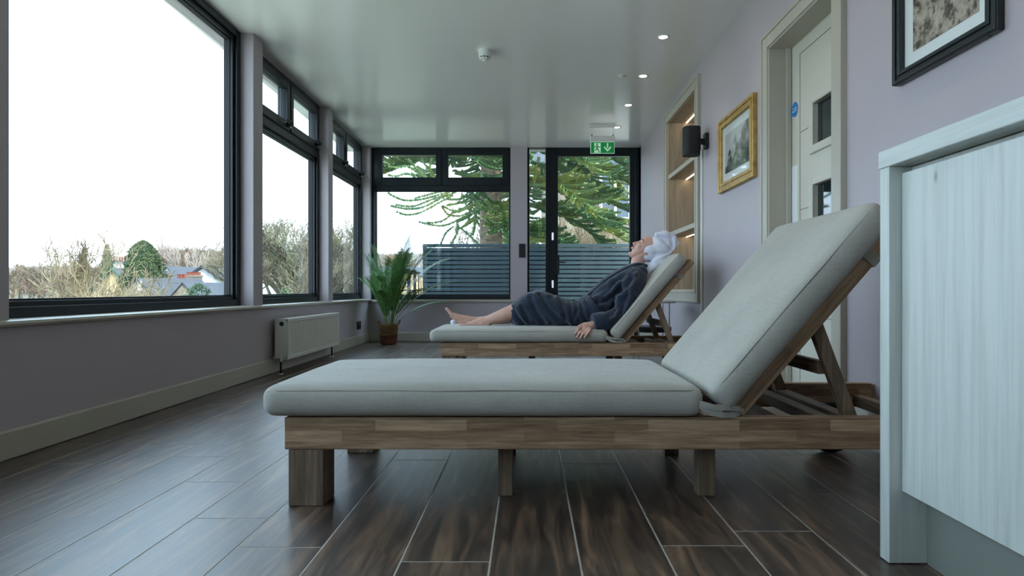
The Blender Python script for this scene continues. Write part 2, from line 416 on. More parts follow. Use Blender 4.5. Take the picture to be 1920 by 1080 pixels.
# right wall with the recesses of the shelf unit and the painted door, back wall
wr = wall_grid('wall_right', M['wall'], 'x', XR, 0.17, [YB - .1, 2.79, 3.58, 5.06, 6.17, 7.9], [-0.05, 0.6, 1.995, 2.24, 2.75],
               [(5.06, 6.17, 0.6, 2.24), (2.79, 3.58, -0.05, 1.995)])
tag(wr, 'long mauve wall with the pictures, shelf recess and painted door', 'wall', kind='structure')
tag(MB().box(1.333, 1.352, 3.66, 7.64, 0, 0.16).box(1.333, 1.352, YB, 2.70, 0, 0.16).box(1.328, 1.352, YB, 2.70, 0.150, 0.160).build('baseboard_right', M['trim']),
    'stone-coloured baseboard along the picture wall', 'baseboard', kind='structure')
tag(MB().box(-2.2, 1.6, YB - .25, YB, -0.05, 2.75).build('wall_back', M['wall']), 'mauve wall behind the viewpoint', 'wall', kind='structure')

# ---------------------------------------------------------------- left windows
def fb(mb, plane, u0, u1, z0, z1, w, a, b):
    """rectangular frame of bar width w (or per-side l,r,b,t), between depths a and b"""
    l, r_, bo, to = w if hasattr(w, '__len__') else (w,) * 4
    def bx(p, q, s_, t): 
        if q - p < 1e-4 or t - s_ < 1e-4: return
        mb.box(a, b, p, q, s_, t) if plane == 'x' else mb.box(p, q, a, b, s_, t)
    bx(u0, u0 + l, z0, z1); bx(u1 - r_, u1, z0, z1); bx(u0 + l, u1 - r_, z0, z0 + bo); bx(u0 + l, u1 - r_, z1 - to, z1)
    return mb
def pane_x(y0, y1, z0, z1, parent, x=-2.048):
    MB().box(x - 0.004, x, y0, y1, z0, z1).build('pane', M['glass'], parent)
def win_handle(parent, x, y, z):
    h = MB().box(x, x + 0.012, y - 0.016, y + 0.016, z - 0.022, z + 0.016)
    h.tube([(x + 0.012, y, z - 0.002), (x + 0.042, y, z), (x + 0.05, y - 0.03, z + 0.008), (x + 0.046, y - 0.075, z + 0.014), (x + 0.038, y - 0.115, z + 0.008)], [0.011, 0.011, 0.012, 0.010, 0.007], 8)
    h.build('handle', M['black'], parent, smooth='auto')
    MB().cyl((x + 0.010, y + 0.028, z - 0.014), (x + 0.018, y + 0.028, z - 0.014), 0.008).build('key_lock', M['chrome'], parent)
def left_window(n, y0, y1, top, upper, label):
    w = thing('window_%d' % n, label, 'window', kind='structure')
    z0 = 0.508
    f = fb(MB(), 'x', y0, y1, z0, top, (0.055, 0.055, 0.045, 0.05), -2.075, -1.988)
    f.build('frame', M['frame'], w, bevel=0.003)
    fb(MB(), 'x', y0 + .05, y1 - .05, z0 + .04, (1.868 if upper else top - .045), (0.03, 0.03, 0.028, 0.03), -2.07, -2.006).build('bead', M['frame'], w, bevel=0.003)
    fb(MB(), 'x', y0 + .078, y1 - .078, z0 + .066, (1.84 if upper else top - .073), (0.008, 0.008, 0.010, 0.008), -2.062, -2.026).build('gasket', M['gasket'], w)
    pane_x(y0 + .06, y1 - .06, z0 + .05, (1.86 if upper else top - .055), w)
    if upper:
        MB().box(-2.075, -1.988, y0 + .05, y1 - .05, 1.862, 1.94).build('transom', M['frame'], w, bevel=0.003)
        ym = (y0 + y1) / 2 - 0.02
        MB().box(-2.075, -1.992, ym - .022, ym + .022, 1.93, top - .04).build('mullion', M['frame'], w, bevel=0.003)
        for (a, b, hy) in ((y0 + .05, ym - .012, ym - .07), (ym + .012, y1 - .05, y1 - .14)):
            s = fb(MB(), 'x', a, b, 1.932, top - .045, (0.058, 0.058, 0.07, 0.058), -2.035, -1.972).build('sash', M['frame'], w, bevel=0.003)
            MB().box(-2.012, -2.008, a + .05, b - .05, 1.99, top - .10).build('pane', M['glass'], s)
            fb(MB(), 'x', a + .05, b - .05, 1.994, top - .095, .010, -2.008, -1.99).build('gasket', M['gasket'], s)
            win_handle(s, -1.973, hy, 1.972)
    return w
left_window(1, 2.346, 4.43, 2.40, False, 'tall single-pane picture window nearest the viewpoint with rooftops behind it')
left_window(2, 4.586, 6.10, 2.375, True, 'middle side window with two top lights, big bare tree behind it')
left_window(3, 6.235, 7.655, 2.36, True, 'side window next to the room corner, with two small top lights')
left_window(5, 0.30, 2.19, 2.40, False, 'single-pane picture window beside the viewpoint')
left_window(6, -1.45, 0.15, 2.40, False, 'single-pane picture window behind the viewpoint')

# ---------------------------------------------------------------- end window and glazed door
w4 = thing('window_4', 'end window with two top lights looking onto the monkey puzzle tree', 'window', kind='structure')
fb(MB(), 'y', -1.89, -0.21, 0.50, 2.36, (0.05, 0.018, 0.045, 0.05), 7.735, 7.82).build('frame', M['frame'], w4, bevel=0.003)
MB().box(-1.86, -0.225, 7.735, 7.82, 1.815, 1.885).build('transom', M['frame'], w4, bevel=0.003)
MB().box(-1.062, -1.012, 7.738, 7.82, 1.88, 2.33).build('mullion', M['frame'], w4, bevel=0.003)
fb(MB(), 'y', -1.845, -0.225, 0.54, 1.82, (0.006, 0.006, 0.022, 0.012), 7.765, 7.80).build('bead', M['gasket'], w4)
MB().box(-1.85, -0.22, 7.788, 7.792, 0.54, 1.82).build('pane', M['glass'], w4)
for (a, b, ga, gb) in ((-1.85, -1.05, -1.763, -1.112), (-1.024, -0.225, -0.966, -0.308)):
    s = fb(MB(), 'y', a, b, 1.876, 2.335, (ga - a, b - gb, 1.975 - 1.876, 2.335 - 2.243), 7.722, 7.80).build('sash', M['frame'], w4, bevel=0.003)
    MB().box(ga - .01, gb + .01, 7.776, 7.78, 1.965, 2.25).build('pane', M['glass'], s)

d1 = thing('door_1', 'glazed dark-framed exit door with narrow sidelight in the end wall', 'door', kind='structure')
fb(MB(), 'y', -0.008, 1.347, 0, 2.36, (0.024, 0.05, 0.03, 0.028), 7.735, 7.82).build('frame', M['frame'], d1, bevel=0.003)
MB().box(0.213, 0.262, 7.735, 7.82, 0.02, 2.34).build('mullion', M['frame'], d1, bevel=0.003)
MB().box(0.012, 0.218, 7.788, 7.792, 0.02, 2.34).build('pane', M['glass'], d1)
lf = fb(MB(), 'y', 0.255, 1.30, 0.03, 2.335, (0.108, 0.068, 0.11, 0.10), 7.742, 7.81).build('door_leaf', M['frame'], d1, bevel=0.004)
MB().box(0.36, 1.235, 7.785, 7.789, 0.13, 2.24).build('pane', M['glass'], lf)
hp = MB().box(0.342, 0.378, 7.724, 7.745, 0.82, 1.04)
hp.tube([(0.36, 7.73, 0.95), (0.36, 7.69, 0.95), (0.385, 7.682, 0.95), (0.45, 7.682, 0.95)], 0.010, 8)
hp.build('door_handle', M['black'], lf, smooth='auto')
for z in (1.262, 0.686):
    MB().cyl((0.297, 7.72, z - .045), (0.297, 7.72, z + .045), 0.011).box(0.285, 0.309, 7.722, 7.745, z - .03, z + .03).build('hinge', M['chrome'], lf)

# ---------------------------------------------------------------- painted door in the right wall
d2 = thing('door_2', 'cream painted door with three small square glass panels in a deep frame', 'door', kind='structure')
ar = MB()
for x0, x1, y0, y1, z0, z1 in ((1.327, 1.352, 3.56, 3.645, 0, 2.045), (1.327, 1.352, 2.71, 2.805, 0, 2.045)):
    ar.box(x0, x1, y0, y1, z0, z1)
ar.box(1.327, 1.352, 2.805, 3.56, 1.965, 2.045)
ar.box(1.320, 1.352, 3.625, 3.648, 0, 2.05).box(1.320, 1.352, 2.707, 2.730, 0, 2.05).box(1.320, 1.352, 2.73, 3.625, 2.027, 2.05)
ar.build('architrave', M['trim'], d2, bevel=0.003)
MB().box(1.335, 1.52, 3.55, 3.60, 0, 2.0).box(1.335, 1.52, 2.77, 2.815, 0, 2.0).box(1.335, 1.52, 2.77, 3.6, 1.955, 2.0).box(1.43, 1.457, 3.538, 3.56, 0, 1.96).build('jamb', M['trim'], d2, bevel=0.002)
leafm = textured('door_paint', [(0.3, s2l((196, 192, 178))), (0.7, s2l((203, 199, 186)))], nscale=2, rough=0.4)
leaf = wall_grid('door_leaf', leafm, 'x', 1.46, 0.045, [2.815, 3.045, 3.263, 3.432, 3.436, 3.55], [0.005, -0.10 + .62, .12 + .62, .323 + .62, .533 + .62, .737 + .62, .949 + .62, 1.955],
                 [(3.045, 3.263, .52, .74), (3.045, 3.263, .943, 1.153), (3.045, 3.263, 1.357, 1.569)], d2)
gr = MB().box(1.4585, 1.4602, 3.432, 3.436, 0.1, 1.884)
for z in (1.884, 1.463, 1.048, 0.63):
    gr.box(1.4585, 1.4602, 3.31 if z < 1.8 else 2.82, 3.436, z - .002, z + .002)
gr.build('groove', principled('groove_shadow_gap', s2l((120, 116, 104)), 0.6), leaf)
for (a, b) in ((.52, .74), (.943, 1.153), (1.357, 1.569)):
    bd = fb(MB(), 'x', 3.003, 3.305, a - .042, b + .042, 0.042, 1.447, 1.462).build('glazing_bead', leafm, leaf, bevel=0.004)
    MB().box(1.478, 1.484, 3.04, 3.27, a - .004, b + .004).build('pane', M['dark_room_glass'], leaf)
# blue mandatory sign
sg = MB().lathe([(0.0405, 0), (0.0405, 0.0015)], (0, 0, 0), 40, 'x').build('door_sign', principled('sign_blue', s2l((20, 120, 190)), 0.35))
sg.location = (1.4578, 3.500, 1.604); tag(sg, 'small round blue fire-door notice on the cream door', 'sign')
def lettering(text, size, mat, parent, loc, rot, depth=0.0004):
    cu = D.curves.new('lettering', 'FONT'); cu.body = text; cu.size = size; cu.extrude = depth; cu.align_x = 'CENTER'; cu.align_y = 'CENTER'; cu.space_line = 0.9
    t = D.objects.new('lettering', cu); COL.objects.link(t)
    me = D.meshes.new_from_object(t.evaluated_get(bpy.context.evaluated_depsgraph_get())); D.objects.remove(t)
    o = D.objects.new('lettering', me); COL.objects.link(o); me.materials.clear(); me.materials.append(mat)
    o.parent = parent; o.location = loc; o.rotation_euler = rot; return o
lettering('Fire door\nkeep shut', 0.016, M['white'], sg, (-0.0006, 0, 0), (R(90), 0, R(-90)))
pp = MB().box(1.4575, 1.4605, 3.462, 3.535, 0.97, 1.297).build('push_plate', principled('plate_white', s2l((226, 230, 230)), 0.3), d2, bevel=0.001)

# ---------------------------------------------------------------- shelf unit in the recess
oak = textured('niche_oak', [(0.25, s2l((134, 122, 106))), (0.5, s2l((166, 153, 134))), (0.8, s2l((184, 172, 153)))], scale=(14, 14, 1.2), nscale=1.8, detail=6, rough=0.5, distortion=0.6)
ns = thing('shelf_unit', 'tall recessed shelf unit with lit oak interior and cream frame', 'shelf unit', (1.349, 5.61, 0.62))
def nb(name, mat, x0, x1, y0, y1, z0, z1, parent=ns, bevel=0.0015, **k):
    return MB().box(x0 - 1.349, x1 - 1.349, y0 - 5.61, y1 - 5.61, z0 - .62, z1 - .62).build(name, mat, parent, bevel=bevel, **k)
nb('back_panel', oak, 1.625, 1.64, 5.07, 6.16, 0.605, 2.235)
nb('side_panel', oak, 1.35, 1.64, 6.135, 6.16, 0.605, 2.235); nb('side_panel', oak, 1.35, 1.64, 5.07, 5.095, 0.605, 2.235)
nb('top_panel', oak, 1.35, 1.64, 5.07, 6.16, 2.215, 2.24); nb('bottom_panel', oak, 1.35, 1.64, 5.07, 6.16, 0.60, 0.622)
fr = MB()
fb(fr, 'x', 4.995 - 5.61, 6.235 - 5.61, -0.10, 1.682, (0.075, 0.085, 0.075, 0.075), -0.022, 0.003)
fb(fr, 'x', 4.990 - 5.61, 6.240 - 5.61, -0.105, 1.688, 0.022, -0.03, 0.003)
fr.build('frame', M['trim'], ns, bevel=0.003)
fb(MB(), 'x', 5.068 - 5.61, 6.152 - 5.61, -0.028, 1.612, 0.022, -0.028, 0.006).build('bead', M['trim'], ns, bevel=0.003)
for (z0, z1) in ((1.675, 1.71), (1.125, 1.16)):
    sh = nb('shelf', oak, 1.358, 1.63, 5.09, 6.14, z0, z1)
    nb('shelf_edge', M['trim'], 1.343, 1.36, 5.09, 6.14, z0 - .002, z1 + .002, sh)
ledm = principled('led_strip', (1, 0.85, 0.65), 0.4, emit=(1.0, 0.78, 0.52), es=5)
for z in (2.2145, 1.6745, 1.1245):
    nb('light_strip', ledm, 1.512, 1.520, 5.12, 6.12, z - .004, z, bevel=0)

# ---------------------------------------------------------------- ceiling fittings
lens_m = principled('lamp_lens', (1, 0.95, 0.88), 0.3, emit=(1.0, 0.86, 0.68), es=6)
places = ['nearest of the ceiling row in view', 'second of the ceiling row, beside the small sensor', 'third of the ceiling row', 'last of the ceiling row, beside the exit sign']
first = None
for i, Y in enumerate((4.49, 5.27, 6.05, 6.82, 3.71, 2.94, 2.16, 1.38)):
    lab = 'round recessed spotlight, ' + (places[i] if i < 4 else ['fifth from the end wall', 'sixth from the end wall', 'seventh from the end wall', 'eighth from the end wall'][i - 4] + ', outside the picture')
    d = thing('ceiling_light', lab, 'ceiling light', (0.948, Y, zc(Y)), 'recessed spotlights in one row')
    if not first:
        first = (MB().lathe([(0.045, 0.004), (0.045, -0.003), (0.041, -0.005), (0.031, -0.004), (0.029, 0.004)], n=28).build('trim_ring', M['white'], d, smooth='auto'),
                 MB().lathe([(0.029, 0.002), (0.029, -0.0015), (0.001, -0.0025)], n=24).build('lens', lens_m, d))
    else:
        for f in first: child_copy(f, d)
    ld = D.lights.new('lamp', 'SPOT'); ld.energy = 1.6; ld.spot_size = R(100); ld.spot_blend = 0.8; ld.shadow_soft_size = 0.025; ld.color = (1.0, 0.84, 0.66)
    lo = D.objects.new('lamp', ld); COL.objects.link(lo); lo.parent = d; lo.location = (0, 0, -0.02)
def on_ceiling(x, Y): return (x, Y, zc(Y))
se = thing('motion_sensor', 'small round white ceiling sensor beside a spotlight', 'sensor', on_ceiling(0.775, 5.27))
MB().lathe([(0.034, 0.003), (0.034, -0.004), (0.028, -0.006), (0.018, -0.006)], n=24).build('trim_ring', M['white'], se, smooth='auto')
MB().lathe([(0.018, -0.004), (0.012, -0.012), (0.004, -0.015)], n=20).build('lens', M['enamel'], se, smooth=True)
sm = thing('smoke_detector', 'white smoke detector with dark vents on the ceiling', 'smoke detector', on_ceiling(-0.32, 4.74))
MB().lathe([(0.052, 0.002), (0.052, -0.006), (0.046, -0.010), (0.046, -0.048), (0.043, -0.050)], n=32).build('base', M['white'], sm, smooth='auto')
MB().lathe([(0.038, -0.049), (0.037, -0.060)], n=28).build('vent', M['gasket'], sm)
for kx in range(10):
    a = kx * R(36)
    MB().tube([(0.043 * math.cos(a), 0.043 * math.sin(a), -0.048), (0.040 * math.cos(a), 0.040 * math.sin(a), -0.062)], 0.0035, 6).build('rib', M['white'], sm)
MB().lathe([(0.041, -0.059), (0.036, -0.066), (0.018, -0.071), (0.014, -0.078), (0.003, -0.080)], n=28).build('cap', M['white'], sm, smooth='auto')

# exit sign hanging from the ceiling
YS = 6.75
ex = thing('exit_sign', 'green hanging exit sign with running figure and down arrow', 'exit sign', (0.7855, YS, zc(YS)))
zb = 2.054 - zc(YS)          # bottom of the green panel
MB().box(-0.138, 0.138, -0.02, 0.02, -0.022, 0.002).build('ceiling_bar', M['white'], ex, bevel=0.004)
for x in (-0.112, 0.112):
    MB().cyl((x, 0, zb + 0.19), (x, 0, -0.02), 0.0017, 6).build('wire', M['chrome'], ex)
    MB().lathe([(0.006, 0.0), (0.006, 0.02)], (x, 0, zb + 0.182), 10).build('wire_clamp', M['black'], ex)
MB().box(-0.130, 0.128, -0.022, 0.022, zb + 0.124, zb + 0.182).build('housing', M['white'], ex, bevel=0.004)
grn = principled('exit_green', s2l((0, 132, 60)), 0.35, emit=s2l((0, 132, 60)), es=0.1)
exw = principled('exit_white', s2l((200, 240, 215)), 0.35, emit=s2l((200, 240, 215)), es=0.1)
MB().box(-0.127, 0.127, -0.004, 0.004, zb, zb + 0.126).build('panel_edge', exw, ex, bevel=0.002)
MB().box(-0.122, 0.122, -0.006, -0.003, zb + 0.005, zb + 0.119).build('panel', grn, ex)
def flat(polys, name, mat, y, parent, dx=0, dz=0):
    mb = MB()
    for p in polys: mb.prism([(a + dx, b + dz) for a, b in p], 'y', y - 0.0006, y + 0.0006)
    return mb.build(name, mat, parent)
flat([[(-.088, .008), (-.020, .008), (-.020, .110), (-.088, .110)]], 'doorway_symbol', exw, -0.0065, ex, 0, zb)
fig = [[(-.058 + .010 * math.cos(i * R(45)), .097 + .010 * math.sin(i * R(45))) for i in range(8)],
       [(-.062, .085), (-.048, .080), (-.050, .050), (-.066, .052)], [(-.066, .056), (-.052, .056), (-.036, .030), (-.030, .012), (-.039, .012), (-.047, .030)],
       [(-.066, .058), (-.054, .052), (-.066, .030), (-.086, .028), (-.086, .036), (-.071, .038)],
       [(-.062, .085), (-.056, .077), (-.076, .072), (-.080, .056), (-.087, .058), (-.083, .078)],
       [(-.052, .084), (-.046, .077), (-.034, .070), (-.024, .076), (-.022, .069), (-.034, .061), (-.050, .070)]]
flat(fig, 'running_figure', grn, -0.0078, ex, 0, zb)
arr = [[(.046, .110), (.060, .110), (.060, .060), (.046, .060)], [(.053, .020), (.088, .058), (.088, .080), (.053, .042)], [(.053, .020), (.053, .042), (.018, .080), (.018, .058)]]
flat(arr, 'arrow', exw, -0.0065, ex, 0, zb)

# ---------------------------------------------------------------- fittings on the walls
def plate(name, label, cat, plane, at, u0, u1, z0, z1, sgn, keys):
    o = thing(name, label, cat, (at, (u0+u1)/2, (z0+z1)/2) if plane == 'x' else ((u0+u1)/2, at, (z0+z1)/2))
    w, h = (u1-u0)/2, (z1-z0)/2
    def b(nm, a, c, e, f, t0, t1, mat, bev=0.001):
        m = MB()
        m.box(t0*sgn, t1*sgn, a, c, e, f) if plane == 'x' else m.box(a, c, t0*sgn, t1*sgn, e, f)
        m.build(nm, mat, o, bevel=bev)
    b('face_plate', -w, w, -h, h, 0, 0.009, M['black'], 0.002)
    for (a, c, e, f, nm) in keys: b(nm, a, c, e, f, 0.008, 0.012, M['gasket'])
    return o
plate('wall_socket', 'black double power socket low on the window wall near the plant', 'socket', 'x', XL, 7.10, 7.255, 0.175, 0.265, 1,
      [(-.06, -.012, -.03, .005, 'socket_face'), (.012, .06, -.03, .005, 'socket_face'), (-.05, -.03, .012, .032, 'switch'), (.03, .05, .012, .032, 'switch')])
plate('light_switch', 'tall black switch plate on the post beside the glazed door', 'switch', 'y', YE, -0.108, -0.032, 1.002, 1.168, -1,
      [(-.022, .022, .015, .065, 'switch'), (-.022, .022, -.065, -.015, 'switch')])
# radiator
ra = thing('radiator', 'white ribbed panel radiator low on the window wall', 'radiator', (XL, 5.37, 0.10))
y0, y1, zt = -0.65, 0.65, 0.305
pan = MB()
nr = 34; prof = [(0.128, y0 + .012), (0.128, y0 + .05)]
for kx in range(nr):
    c = y0 + .05 + (y1 - y0 - .10) * (kx + .5) / nr; h = (y1 - y0 - .10) / nr
    prof += [(0.128, c - h * .42), (0.1225, c - h * .22), (0.1225, c + h * .22), (0.128, c + h * .42)]
prof += [(0.128, y1 - .05), (0.128, y1 - .012)]
prof = prof + [(0.118, y1 - .012), (0.118, y0 + .012)]
pan.prism([(a, b) for a, b in prof], 'z', 0.03, zt - .03)
pan.build('ribbed_panel', M['enamel'], ra)
MB().box(0.112, 0.1285, y0, y1, 0.0, 0.031).build('lower_rim', M['enamel'], ra, bevel=0.004)
MB().box(0.112, 0.1285, y0, y1, zt - .031, zt).build('upper_rim', M['enamel'], ra, bevel=0.004)
MB().box(0.035, 0.05, y0 + .02, y1 - .02, 0.01, zt - .01).build('rear_panel', M['enamel'], ra, bevel=0.003)
for y in (y0, y1 - .004): MB().box(0.033, 0.127, y, y + .004, 0.0, zt).build('side_panel', M['enamel'], ra, bevel=0.001)
g = MB().box(0.034, 0.118, y0, y1, zt - .004, zt)
g.build('top_grille', M['enamel'], ra, bevel=0.001)
bd = MB().lathe([(0.017, 0), (0.016, -0.004)], (0.083, y0, zt - .038), 20, 'y').build('badge', principled('badge_dark', s2l((36, 48, 58)), 0.4), ra)
for y in (y0 - .022, y1 - .10):
    v = MB().lathe([(0.012, -.02), (0.014, .0), (0.014, .03), (0.009, .035)], (0.085, y, 0.01), 14)
    if y < 0: v.cyl((0.085, y, 0.012), (0.085, y0, 0.03), 0.008, 10); v.lathe([(0.014, -.05), (0.016, -.02), (0.013, 0)], (0.085, y, 0.02), 14, 'x')
    v.build('valve', M['chrome'], ra, smooth='auto')
    MB().cyl((0.085, y, -0.10), (0.085, y, 0.0), 0.007, 10).build('pipe', principled('pipe_dark', s2l((40, 36, 34)), 0.4, 0.6) if y < 0 else D.materials['pipe_dark'], ra)
    MB().lathe([(0.02, -.0995), (0.019, -.094), (0.009, -.09)], (0.085, y, 0), 18).build('floor_collar', M['chrome'], ra)
for y in (-.4, .4): MB().box(0.001, 0.036, y - .015, y + .015, .06, .24).build('wall_bracket', M['enamel'], ra)

# speaker with bracket and cable duct
sp = thing('speaker', 'small black wall speaker beside the shelf unit', 'speaker', (1.225, 4.80, 1.73))
MB().sweep([((0, 0, -.098), .058, .058), ((0, 0, -.09), .063, .063), ((0, 0, .09), .063, .063), ((0, 0, .098), .058, .058)], n=28, sub=3, power=3.2, closed_ends=False).build('body', principled('speaker_fabric', s2l((14, 16, 18)), 0.65), sp, smooth='auto')
MB().lathe([(0.052, .097), (0.050, .101)], n=28).build('top_panel', M['gasket'], sp)
MB().box(0.05, 0.095, -.018, .018, -.02, .02).lathe([(0.03, .09), (0.03, .125)], (0, 0, -.0), 20, 'x').box(.095, .1238, -.035, .035, -.055, .06).build('bracket', M['black'], sp, bevel=.003)
cd = MB().box(1.334, 1.3495, 4.925, 4.953, 0.165, 1.70).build('cable_duct', M['white'], bevel=0.002)
tag(cd, 'thin white vertical cable duct below the black speaker', 'cable duct')

# pictures
def picture(name, label, y0, y1, z0, z1, fw, mw, fmat, photo, matm, depth=0.028):
    o = thing(name, label, 'picture', (1.349, (y0+y1)/2, (z0+z1)/2))
    w, h = (y1-y0)/2, (z1-z0)/2
    f = MB(); L = [(-1, 0.0, 1.0), (0, .25, .8)]
    fb(f, 'x', -w, w, -h, h, fw, -depth * .75, 0.0)
    fb(f, 'x', -w, w, -h, h, fw * .38, -depth, -depth * .7)
    fb(f, 'x', -w + fw * .62, w - fw * .62, -h + fw * .62, h - fw * .62, fw * .38, -depth * .95, -depth * .7)
    f.build('frame', fmat, o, bevel=0.003)
    MB().box(-.008, -.004, -w + fw - .005, w - fw + .005, -h + fw - .005, h - fw + .005).build('mount', matm, o)
    MB().box(-.0095, -.0078, -w + fw + mw, w - fw - mw, -h + fw + mw, h - fw - mw).build('print', photo, o)
    return o
gold = textured('gilt', [(0.3, s2l((150, 112, 48))), (0.7, s2l((206, 170, 96)))], nscale=14, rough=0.38, metal=0.35, bump=0.2, bdist=.002)
mountm = principled('mount_card', s2l((222, 228, 226)), 0.12, coat=0.8)
def print_mat(name, axis_scale, stops, seed, sky_low, sky_high):
    m = principled(name, stops[0][1], 0.10, coat=0.8); nt = m.node_tree; b = nt.nodes['Principled BSDF']
    t = N(nt, 'ShaderNodeTexCoord'); mp = N(nt, 'ShaderNodeMapping'); mp.inputs['Location'].default_value = (seed, seed, seed); mp.inputs['Scale'].default_value = axis_scale
    nt.links.new(t.outputs['Object'], mp.inputs[0])
    a = N(nt, 'ShaderNodeTexNoise', i_Scale=5.5, i_Detail=10.0, i_Roughness=0.72); nt.links.new(mp.outputs[0], a.inputs['Vector'])
    v = N(nt, 'ShaderNodeTexVoronoi', i_Scale=14.0); nt.links.new(mp.outputs[0], v.inputs['Vector'])
    s_ = N(nt, 'ShaderNodeMath', operation='MULTIPLY_ADD'); nt.links.new(v.outputs['Distance'], s_.inputs[0]); s_.inputs[1].default_value = 0.14; nt.links.new(a.outputs['Fac'], s_.inputs[2])
    r1 = ramp(nt, stops); nt.links.new(s_.outputs[0], r1.inputs[0])
    sp_ = N(nt, 'ShaderNodeSeparateXYZ'); nt.links.new(t.outputs['Object'], sp_.inputs[0])
    ln = N(nt, 'ShaderNodeTexNoise', i_Scale=9.0, i_Detail=5.0); nt.links.new(mp.outputs[0], ln.inputs['Vector'])
    zz = N(nt, 'ShaderNodeMath', operation='MULTIPLY_ADD'); nt.links.new(ln.outputs['Fac'], zz.inputs[0]); zz.inputs[1].default_value = 0.28; nt.links.new(sp_.outputs['Z'], zz.inputs[2])
    yy = N(nt, 'ShaderNodeMath', operation='MULTIPLY_ADD'); nt.links.new(sp_.outputs['Y'], yy.inputs[0]); yy.inputs[1].default_value = 0.45; nt.links.new(zz.outputs[0], yy.inputs[2])
    mr = N(nt, 'ShaderNodeMapRange'); mr.inputs['From Min'].default_value = sky_low; mr.inputs['From Max'].default_value = sky_high; nt.links.new(yy.outputs[0], mr.inputs['Value'])
    mx = N(nt, 'ShaderNodeMix', data_type='RGBA'); nt.links.new(mr.outputs[0], mx.inputs['Factor']); nt.links.new(r1.outputs[0], mx.inputs['A']); mx.inputs['B'].default_value = (*stops[-1][1], 1)
    nt.links.new(mx.outputs['Result'], b.inputs['Base Color']); return m
eng = print_mat('engraving', (1, 1.4, 1.4), [(0.40, s2l((40, 46, 46))), (0.52, s2l((80, 82, 78))), (0.62, s2l((124, 122, 114))), (0.8, s2l((190, 192, 188)))], 2.3, 0.16, 0.20)
sep_ = print_mat('sepia_view', (1, 3, 3), [(0.44, s2l((38, 33, 28))), (0.52, s2l((92, 82, 70))), (0.60, s2l((160, 148, 132))), (0.8, s2l((196, 186, 172)))], 5.1, 0.30, 0.42)
picture('gilt_picture', 'gold-framed landscape print hanging between shelf unit and door', 3.765, 4.465, 1.285, 1.782, 0.062, 0.055, gold, eng, mountm)
picture('black_picture', 'black-framed sepia photograph high above the pale counter', 1.809, 2.319, 1.355, 2.02, 0.042, 0.05,
        textured('black_moulding', [(0.3, s2l((18, 24, 26))), (0.7, s2l((28, 36, 38)))], nscale=8, rough=0.3), sep_, mountm, 0.032)

# pale counter in front on the right
ww = textured('whitewashed_oak', [(0.20, s2l((168, 168, 160))), (0.38, s2l((190, 193, 186))), (0.55, s2l((199, 203, 197))), (0.85, s2l((207, 212, 207)))],
              scale=(34, 34, 1.6), nscale=1.6, detail=7, rough=0.42, bump=0.10, distortion=0.35, bdist=.001)
wwy = textured('whitewashed_oak_top', [(0.20, s2l((168, 168, 160))), (0.38, s2l((190, 193, 186))), (0.55, s2l((199, 203, 197))), (0.85, s2l((207, 212, 207)))],
               scale=(34, 1.6, 34), nscale=1.6, detail=7, rough=0.42, bump=0.10, distortion=0.35, bdist=.001)
for m_ in (ww, wwy):                       # a few small knots
    nt_ = m_.node_tree; b_ = nt_.nodes['Principled BSDF']; src_ = b_.inputs['Base Color'].links[0].from_socket
    t_ = N(nt_, 'ShaderNodeTexCoord'); p_ = N(nt_, 'ShaderNodeMapping'); p_.inputs['Scale'].default_value = (9, 9, 4.5); nt_.links.new(t_.outputs['Object'], p_.inputs[0])
    v_ = N(nt_, 'ShaderNodeTexVoronoi', i_Scale=1.0); nt_.links.new(p_.outputs[0], v_.inputs['Vector'])
    r_ = ramp(nt_, [(0.03, s2l((150, 148, 138))), (0.085, (1, 1, 1))]); nt_.links.new(v_.outputs['Distance'], r_.inputs[0])
    x_ = N(nt_, 'ShaderNodeMix', data_type='RGBA', blend_type='MULTIPLY'); x_.inputs['Factor'].default_value = .8
    nt_.links.new(src_, x_.inputs['A']); nt_.links.new(r_.outputs[0], x_.inputs['B']); nt_.links.new(x_.outputs['Result'], b_.inputs['Base Color'])
ct = thing('counter', 'pale whitewashed wood counter with thick worktop and end panel', 'counter', (0.815, 1.482, 0))
def cb(name, mat, x0, x1, y0, y1, z0, z1, bevel=0.001): return MB().box(x0-.815, x1-.815, y0-1.482, y1-1.482, z0, z1).build(name, mat, ct, bevel=bevel)
cb('worktop', wwy, 0.812, 1.345, -0.2, 1.484, 0.898, 0.938, 0.0015)
cb('end_panel', ww, 0.815, 1.345, 1.4447, 1.482, 0.002, 0.898)
cb('cabinet_door', ww, 0.8427, 0.862, 0.86, 1.4425, 0.166, 0.882)
cb('cabinet_door', ww, 0.8427, 0.862, 0.26, 0.857, 0.166, 0.882)
cb('cabinet_door', ww, 0.8427, 0.862, -0.18, 0.257, 0.166, 0.882)
cb('carcass', ww, 0.864, 1.34, -0.18, 1.44, 0.16, 0.896)
cb('plinth', textured('plinth_laminate', [(0.3, s2l((118, 120, 112))), (0.7, s2l((128, 130, 122)))], nscale=2, rough=.5), 0.9, 1.34, -0.18, 1.443, 0.0, 0.16)
